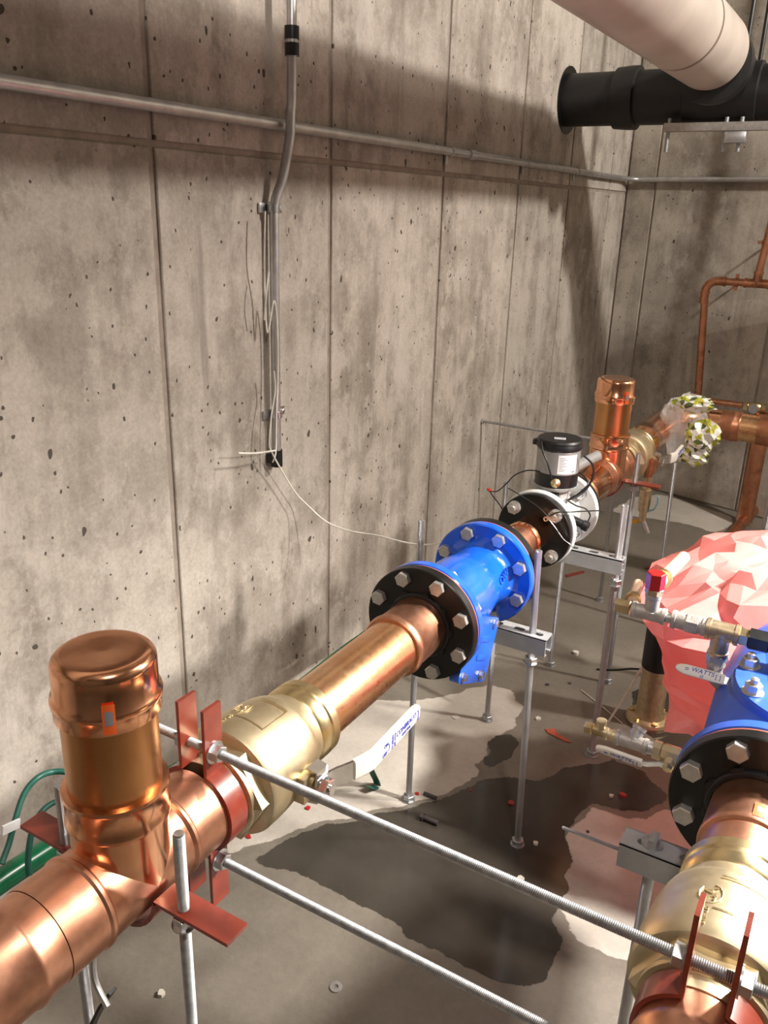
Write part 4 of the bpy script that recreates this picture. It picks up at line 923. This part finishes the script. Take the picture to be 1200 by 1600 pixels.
# plastic bag around the elbow
t = thing('plastic_bag', (-0.57, 3.15, ZP), 'clear plastic bag with green and white print hung over the copper elbow', 'plastic bag')
def crumple(center, rx, ry, rz, seed, mat, name, amp=0.3, seg=18, rings=10, cut=None):
    rn = random.Random(seed); vs = []; fs = []
    for i in range(rings+1):
        th = math.pi*i/rings
        for j in range(seg):
            ph = 2*math.pi*j/seg; k = 1 + rn.uniform(-amp, amp)*0.7
            vs.append(Vector(center) + Vector((rx*k*math.sin(th)*math.cos(ph), ry*k*math.sin(th)*math.sin(ph), rz*k*math.cos(th))))
    for i in range(rings):
        for j in range(seg):
            a, b_, c_, d_ = i*seg+j, i*seg+(j+1) % seg, (i+1)*seg+(j+1) % seg, (i+1)*seg+j
            fs += [(a, b_, c_), (a, c_, d_)]
    g = G(); g.add(vs, fs); return g.make(name, mat, t, angle=20)
YB = 3.10
def bq_(px, py): return on_y(px, py, YB)
crumple(bq_(1070, 668), 0.075, 0.06, 0.115, 3, 'clear_plastic', 'clear_film', 0.22)
crumple(bq_(1050, 650), 0.035, 0.05, 0.06, 5, 'clear_plastic', 'clear_film', 0.25)
YB = 3.02
crumple(bq_(1086, 631), 0.070, 0.04, 0.026, 8, 'printed_plastic', 'printed_film', 0.35)
crumple(bq_(1097, 682), 0.055, 0.04, 0.055, 9, 'printed_plastic', 'printed_film', 0.35)
crumple(bq_(1086, 712), 0.048, 0.035, 0.035, 12, 'printed_plastic', 'printed_film', 0.35)
# ================================================================== small copper pipes on the back wall
YS = 4.36
def sp(px, py): return on_y(px, py, YS)
t = thing('copper_wall_pipe', (sp(1090, 620).x, YS, sp(1090, 620).z), 'thin copper pipe with elbow and tee standing off the back wall', 'pipe')
zx = sp(1150, 441).z; xe = sp(1104, 441).x; xb = sp(1090, 625).x; zb = sp(1090, 622).z; xt = sp(1183, 441).x
G().tube([(xb, YS, zb), (xe, YS, zx-0.05)], 0.0175, 18).make('drop', 'copper_old', t)
g = G(); g.tube([(xe, YS, zx-0.10), (xe, YS, zx-0.045)] + [(xe+0.05-0.05*math.cos(a), YS, zx-0.05+0.05*math.sin(a)) for a in (0.3, 0.7, 1.1, 1.4)] + [(xe+0.05, YS, zx), (xe+0.085, YS, zx)], 0.0205, 18)
for zz_ in (-0.10, -0.055): g.ring((xe, YS, zx+zz_-0.006), Z, 0.016, 0.0235, 0.010, 20)
g.ring((xe+0.078, YS, zx), X, 0.016, 0.0235, 0.010, 20); g.make('elbow', 'copper_old', t, angle=50)
G().tube([(xe+0.05, YS, zx), (xe+0.8, YS, zx)], 0.0175, 18).make('crosspiece', 'copper_old', t)
g = G(); g.tube([(xt-0.055, YS, zx), (xt+0.055, YS, zx)], 0.0205, 18)
for s in (-0.055, 0.047): g.ring((xt+s, YS, zx), X, 0.016, 0.0235, 0.010, 20)
g.tube([(xt, YS, zx), (xt, YS, zx+0.05)], 0.0205, 18); g.ring((xt, YS, zx+0.045), Z, .016, .0235, .01, 20); g.make('tee', 'copper_old', t)
tp_ = sp(1200, 318); G().tube([(xt, YS, zx+0.04), (xt+0.03, YS, tp_.z+0.1), (xt+0.06, YS, tp_.z+1.0)], 0.0175, 18).make('riser', 'copper_old', t)
c = Vector((sp(1151, 441).x, YS, zx)); g = G(); g.ring(c - X*0.008, X, 0.0176, 0.0215, 0.016, 24); g.box(c + Z*0.029, (0.014, 0.02, 0.018)); g.box(c - Z*0.029, (0.014, 0.02, 0.018)); g.tube([c + Vector((0, 0.02, 0)), c + Vector((0, 0.27, 0))], 0.005, 10); g.make('split_clamp', 'copper_old', t)
c = Vector((xt+0.012, YS, sp(1193, 379).z)); g = G(); g.ring(c - Z*0.008, Z, 0.0176, 0.0215, 0.016, 24); g.box(c + X*0.029, (0.018, 0.02, 0.014)); g.box(c - X*0.029, (0.018, 0.02, 0.014)); g.tube([c + Vector((0, 0.02, 0)), c + Vector((0, 0.24, 0))], 0.005, 10); g.make('split_clamp', 'copper_old', t)
z0 = sp(1150, 632).z
t = thing('brass_gate_valve', (sp(1170, 632).x, YS, z0), 'small brass valve on the thin copper branch above the crossing pipe', 'valve')
G().tube([(xb, YS, z0), (sp(1160, 632).x, YS, z0)], 0.015, 16).make('branch_pipe', 'copper_old', t)
g = G(); xv = sp(1163, 632).x; g.lathe([(0, .016), (0, .021), (0.018, .021), (0.022, .016), (0.035, .022), (0.06, .022), (0.075, .016), (0.08, .021), (0.10, .021), (0.10, .016)], (xv, YS, z0), X, 10); g.make('body', 'brass_bright', t)
g = G(); g.lathe([(0, .010), (0.05, .008), (0.052, .022), (0.060, .022)], (xv+0.05, YS, z0), -Y, 16); g.make('stem', 'zinc_rough', t)

# ================================================================== overhead pipes
CB, RB = Vector((-0.705, 0, H+0.539)), 0.122
t = thing('overhead_pipe', (CB.x, 1.5, CB.z-RB), 'large beige jacketed pipe overhead with a dark seam', 'pipe')
G().lathe([(-2.6, RB), (2.885, RB)], CB, Y, 64).make('jacket', 'beige_jacket', t)
G().lathe([(2.885, RB-0.004), (2.887, RB-0.002), (2.905, RB-0.002), (2.907, RB-0.004)], CB, Y, 64).make('seam', 'seam_tape', t)
pr = [(2.905, RB+0.001), (3.36, RB+0.001)]
for k in range(1, 9):
    a = math.pi/2*k/8; pr.append((3.36 + 0.05*math.sin(a), RB - 0.055 + 0.056*math.cos(a)))
G().lathe(pr, CB, Y, 64).make('end_cover', 'beige_jacket', t, angle=50)
CBK = Vector((0, 3.70, H+0.440))
t = thing('drain_pipe', (-0.6, 3.70, CBK.z-0.12), 'large black iron pipe passing through the left wall', 'pipe')
G().lathe([(XW-0.05, 0.100), (0.9, 0.100)], CBK, X, 48).make('barrel', 'black_iron_pipe', t)
G().lathe([(-1.12, 0.10), (-1.115, 0.113), (-1.06, 0.117), (-1.03, 0.117), (-1.025, 0.10)], CBK, X, 48).make('hub', 'black_iron_pipe', t)
G().lathe([(-0.84, 0.10), (-0.835, 0.112), (-0.575, 0.112), (-0.57, 0.10)], CBK, X, 48).make('tee', 'black_iron_pipe', t)
g = G(); g.lathe([(3.412, 0.095), (3.415, 0.130), (3.48, 0.130), (3.49, 0.108), (3.70, 0.108)], (CB.x, 0, (CB.z+CBK.z)/2+0.02), Y, 48); g.make('branch_hub', 'black_iron_pipe', t)
g = G(); g.lathe([(-0.47, .10), (-0.465, 0.107), (-0.36, 0.107), (-0.355, .10)], CBK, X, 48); g.make('coupling', 'iron_grey', t)
g = G(); g.lathe([(0.0, .10), (0.0, 0.128), (0.004, 0.128), (0.004, .10)], (XW+0.001, CBK.y, CBK.z), X, 48); g.make('wall_sleeve', 'black_paint', t)
# hanger under the black pipe
xa, xb_ = on_y(1040, 188, 3.62).x, 0.3
t = thing('pipe_hanger', (xa+0.2, 3.62, H+0.34), 'grey channel trapeze hanger under the black overhead pipe', 'hanger')
G().box(((xa+xb_)/2, 3.62, H+0.322), (xb_-xa, 0.041, 0.030), None, 0.002).make('channel', 'iron_grey', t)
for px in (1045, 1134, 1158):
    p = on_y(px, 200, 3.62); G().lathe([(0, .0075), (0.12, .0075)], (p.x, 3.62, H+0.235), Z, 10).make('hanger_rod', 'zinc_rough', t)
G().box((on_y(1150, 206, 3.58).x, 3.60, H+0.283), (0.075, 0.05, 0.04), None, 0.004).make('beam_clip', 'zinc', t)
for px in (1161, 1186):
    p = on_y(px, 20, 3.62); g = G(); g.lathe([(0, .008), (1.2, .008)], (p.x, 3.80, H+0.53), Z, 10); tag(g.make('ceiling_rod', 'black_paint', None), 'black hanger rod rising to the ceiling, the %s one' % ('first from the beige pipe' if px == 1161 else 'second from the beige pipe'), 'rod')

# ================================================================== conduits and cable on the left wall
zc = H + 0.174; rc = 0.0125
t = thing('conduit', (XW+0.02, 1.5, zc), 'long grey metal conduit running level along both concrete walls', 'conduit')
cpt = BW0 + BN*0.02; k_ = BW0 + BT*1.0 + BN*0.02
pts = [Vector((XW+0.02, -2.6, zc)), Vector((XW+0.02, 4.56, zc)), Vector((XW+0.027, 4.62, zc)), Vector((XW+0.045, 4.67, zc)), Vector((XW+0.085, 4.688, zc)), (BW0 + BT*0.17 + BN*0.02).xyz + Z*zc, (BW0 + BT*4.5 + BN*0.02).xyz + Z*zc]
G().tube(pts, rc, 18).make('tube', 'galvanised', t, angle=60)
for yy in (2.60, 3.25, 0.55, 3.85): 
    g = G(); g.ring((XW+0.02, yy-0.008, zc), Y, rc, rc+0.0025, 0.016, 20); g.box((XW+0.004, yy, zc-0.022), (0.006, 0.016, 0.03)); g.make('strap', 'galvanised', t)
for yy in (2.75,): 
    g = G(); g.ring((XW+0.02, yy-0.022, zc), Y, rc, rc+0.0035, 0.044, 20); g.make('coupling', 'galvanised', t)
yv = 1.690
t = thing('conduit', (XW+0.02, yv, H-0.62), 'upright grey metal conduit crossing over the level conduit', 'conduit')
P0 = [(XW+0.050, yv+0.030, 3.4), (XW+0.050, yv+0.026, H+0.42), (XW+0.050, yv+0.018, zc+0.02), (XW+0.048, yv+0.016, zc-0.03), (XW+0.036, yv+0.004, H+0.06), (XW+0.024, yv-0.012, H+0.0), (XW+0.022, yv-0.014, H-0.08), (XW+0.022, yv-0.018, H-0.64)]
G().tube(P0, 0.0115, 16, 5).make('tube', 'galvanised', t, angle=60)
for z_ in (on_x(430, 43, XW+0.05).z, on_x(430, 70, XW+0.05).z):
    G().lathe([(-0.013, .0118), (-0.013, .0165), (0.013, .0165), (0.013, .0118)], (XW+0.050, yv+0.026, z_), Z, 20).make('coupling_nut', 'black_plastic', t)
G().lathe([(-0.03, .0118), (-0.03, .014), (0.03, .014), (0.03, .0118)], (XW+0.050, yv+0.026, on_x(430, 57, XW+0.05).z), Z, 20).make('coupling_body', 'zinc', t)
for py in (325, 650):
    z_ = on_x(422, py, XW+0.02).z; g = G(); g.ring((XW+0.022, yv-0.016, z_-0.008), Z, 0.0115, 0.0145, 0.016, 20); g.box((XW+0.004, yv-0.005, z_), (0.006, 0.085, 0.022), None, 0.001); g.hexa((XW+0.007, yv+0.024, z_), X, 0.006, 0.008); g.make('strap', 'zinc', t)
z_ = on_x(425, 716, XW+0.02).z; g = G(); g.lathe([(-0.025, .008), (-0.025, .0150), (0.02, .0150), (0.02, .0115)], (XW+0.022, yv-0.018, z_), Z, 18); g.box((XW+0.012, yv-0.015, z_-0.004), (0.02, 0.045, 0.022), None, 0.002); g.make('end_connector', 'black_plastic', t)
# white cable loops and drooping run
xc = XW + 0.040
wire('cable', px_x([(414, 330, xc), (413, 400, xc), (414, 460, xc-.01), (418, 520, xc-.01), (428, 470, xc), (433, 510, xc), (434, 580, xc), (432, 650, xc), (431, 705, xc), (426, 722, xc-.01)]), 0.0022, 'cable_white', 'white cable looped along the upright conduit', 'cable')
wire('cable', px_x([(420, 425, xc+.01), (416, 460, xc+.01), (413, 500, xc)]) , 0.0022, 'cable_white', 'short white cable strand crossing the upright conduit', 'cable')
wire('cable', px_x([(428, 580, xc+.005), (430, 610, xc+.005), (424, 650, xc+.005), (421, 690, xc+.005), (424, 705, xc+.005)]) + px_x([(440, 735, xc), (462, 770, xc)]) + [on_x(480, 789, -1.27), on_x(510, 815, -1.22), on_x(545, 829, -1.15), on_x(590, 837, -1.06), on_x(640, 849, -0.95), on_x(672, 851, -0.88), on_x(693, 847, -0.83), on_x(705, 842, -0.79)], 0.0022, 'cable_white', 'white cable drooping from the upright conduit to the blue strainer', 'cable')
wire('cable_tie', px_x([(372, 708, XW+0.055), (400, 708, XW+0.05), (430, 704, XW+0.045)]), 0.0026, 'cable_white', 'white cable tie at the foot of the upright conduit', 'cable tie', 6, 4)

# ================================================================== green hose behind the pipe
xg = -1.10
hp = [on_x(px, py, xg) for px, py in ((-90, 1445), (-10, 1384), (50, 1344), (120, 1300), (300, 1192), (420, 1112), (545, 1012), (620, 962))]
g = G(); g.tube(hp, [0.021]*14 + [0.021-0.0006*i for i in range(16)], 18, 4); tag(g.make('hose', 'green_hose', None, angle=60), 'thick green hose running behind the copper pipe along the wall', 'hose')
wire('strap', [on_x(2, 1350, -1.05), on_x(14, 1318, -1.06), on_x(24, 1280, -1.07), on_x(38, 1240, -1.08), on_x(58, 1216, -1.08), (on_x(82, 1206, -1.08)), on_x(110, 1208, -1.06), on_x(135, 1225, -1.05)], 0.0052, 'green_strap', 'larger green wire loop sticking up behind the capped riser', 'strap', 8, 6)
wire('strap', [on_x(46, 1368, -1.03), on_x(44, 1340, -1.04), on_x(50, 1300, -1.05), on_x(64, 1270, -1.06), on_x(84, 1254, -1.06), on_x(104, 1253, -1.05), on_x(130, 1262, -1.05)], 0.0052, 'green_strap', 'smaller green wire loop sticking up behind the capped riser', 'strap', 8, 6)
c = on_x(17, 1292, -1.06); g = G(); g.box(c, (0.004, 0.032, 0.016), (X, Vector((0, 0.95, -0.2)), Vector((0, 0.2, 0.95)))); tag(g.make('paper_tag', 'label_white', None, angle=0), 'small white tag on the larger green wire loop', 'tag')
gx = on_z(584, 1231, 0.002).x
g = G(); g.strip([on_x(574, 1190, gx), on_x(582, 1208, gx), on_x(588, 1220, gx), on_x(590, 1227, gx), on_x(584, 1230.5, gx), on_x(576, 1230, gx)], X, 0.022, None, 0.002); tag(g.make('strap', 'green_strap', None), 'curled green strap end below the white lever', 'strap')
# black hook under the near tee
a = on_z(150, 1470, 0.62)
g = G(); g.tube([(-0.66, 0.50, 0.645), (-0.672, 0.492, 0.60), (-0.668, 0.485, 0.56), (-0.64, 0.478, 0.54)], 0.004, 8, 4); tag(g.make('wire_hanger', 'galvanised', None), 'bent wire hanger under the near copper tee', 'wire')
g = G(); g.strip([on_z(176, 1548, 0.50), on_z(160, 1570, 0.47), on_z(145, 1600, 0.43), on_z(135, 1640, 0.38)], Y, 0.012, None, 0.004); tag(g.make('strap', 'black_plastic', None), 'black strap hanging below the near copper tee', 'strap')

# ================================================================== small litter on the floor
def chip(px, py, s, mat, label, cat='debris', seed=0, flat=0.35):
    rn = random.Random(seed); c = on_z(px, py, 0.0); n = 7
    poly = [(s*rn.uniform(0.55, 1.0)*math.cos(2*math.pi*i/n), s*rn.uniform(0.55, 1.0)*math.sin(2*math.pi*i/n)) for i in range(n)]
    g = G(); g.prism(poly, c, X, Y, Z, s*flat); return tag(g.make('debris_chip', mat, None, angle=20), label, cat)
c = on_z(525, 1543, 0.0); g = G(); g.ring(c, Z, 0.005, 0.0125, 0.003, 24); tag(g.make('washer', 'galvanised', None), 'loose steel washer on the damp floor', 'washer')
chip(252, 1555, 0.010, 'debris_pale', 'pale stone chip near the rod under the tee', seed=1, flat=0.8)
chip(388, 1308, 0.009, 'red_plastic', 'red plastic scrap by the edge of the wet patch', seed=2)
chip(481, 1263, 0.010, 'red_plastic', 'red plastic scrap below the lever nut', seed=3)
chip(652, 1241, 0.008, 'red_plastic', 'red plastic scrap beside the foot of a rod', seed=4)
c = on_z(672, 1243, 0.006); g = G(); g.tube([c - X*0.018, c + X*0.018], 0.005, 10); tag(g.make('bolt_stub', 'debris_dark', None), 'short dark bolt on dry floor', 'bolt')
c = on_z(672, 1281, 0.008); g = G(); g.tube([c - X*0.024, c + X*0.022], 0.006, 10); g.lathe([(0, .010), (0.008, .010)], c - X*0.026, X, 6); tag(g.make('bolt_stub', 'debris_dark', None), 'dark bolt lying in the wet patch', 'bolt')
g = G(); g.prism([(-0.045, 0.01), (-0.03, 0.018), (-0.02, 0.03), (-0.012, 0.014), (0.045, -0.012), (0.03, -0.016), (-0.03, -0.004)], on_z(872, 1150, 0.001), X, Y, Z, 0.003); tag(g.make('plastic_scrap', 'gasket_red', None, angle=20), 'torn pink plastic scrap on the damp floor', 'scrap')
chip(798, 1255, 0.011, 'rust_red', 'brownish scrap in the wet patch', seed=6)
chip(813, 1373, 0.014, 'debris_pale', 'tan leaf shaped scrap in the wet patch', seed=7, flat=0.15)
chip(900, 1022, 0.014, 'debris_pale', 'white chunk near the far tee rod', seed=8, flat=0.7)
chip(837, 1319, 0.008, 'debris_pale', 'grey pebble beside the rod foot in the wet patch', seed=9, flat=0.7)
chip(841, 1124, 0.011, 'debris_pale', 'pale crumbs on the damp floor beside the strainer rod', seed=10, flat=0.5)
chip(712, 1121, 0.016, 'debris_pale', 'pale sliver on the dry patch', seed=11, flat=0.15)
chip(855, 1070, 0.009, 'debris_dark', 'dark crumb on the floor below the meter', seed=12)
chip(890, 1068, 0.008, 'debris_dark', 'dark crumb on the floor beside the far rods', seed=13)
chip(955, 1245, 0.008, 'debris_pale', 'pale crumb below the lower test cock', seed=14, flat=.7)
chip(973, 1244, 0.011, 'rust_red', 'rusty nut lying in water below the lower test cock', seed=15, flat=.7)
chip(735, 1235, 0.006, 'rust_red', 'tiny brown crumb at the edge of the wet patch', seed=16)
chip(918, 1300, 0.006, 'debris_dark', 'dark speck on the dry patch beside the channel', seed=17)
chip(1180, 735, 0.01, 'debris_dark', 'dark crumb beside the far wall', seed=18)
# red offcuts on the floor behind
for i, (px, py, w) in enumerate(((1040, 890, 0.10), (1028, 886, 0.07), (900, 899, 0.05))):
    c = on_z(px, py, 0.0); g = G(); g.prism([(-w, -0.006), (w, 0.01), (w, 0.022), (-w*0.9, 0.012)], c, Vector((0.6, 0.8, 0)), Vector((-0.8, 0.6, 0)), Z, 0.006); tag(g.make('clamp_offcut', 'red_paint', None, angle=20), ('long red offcut on the floor by the pink sheet', 'short red offcut on the floor by the pink sheet', 'red offcut on the floor below the meter')[i], 'offcut')
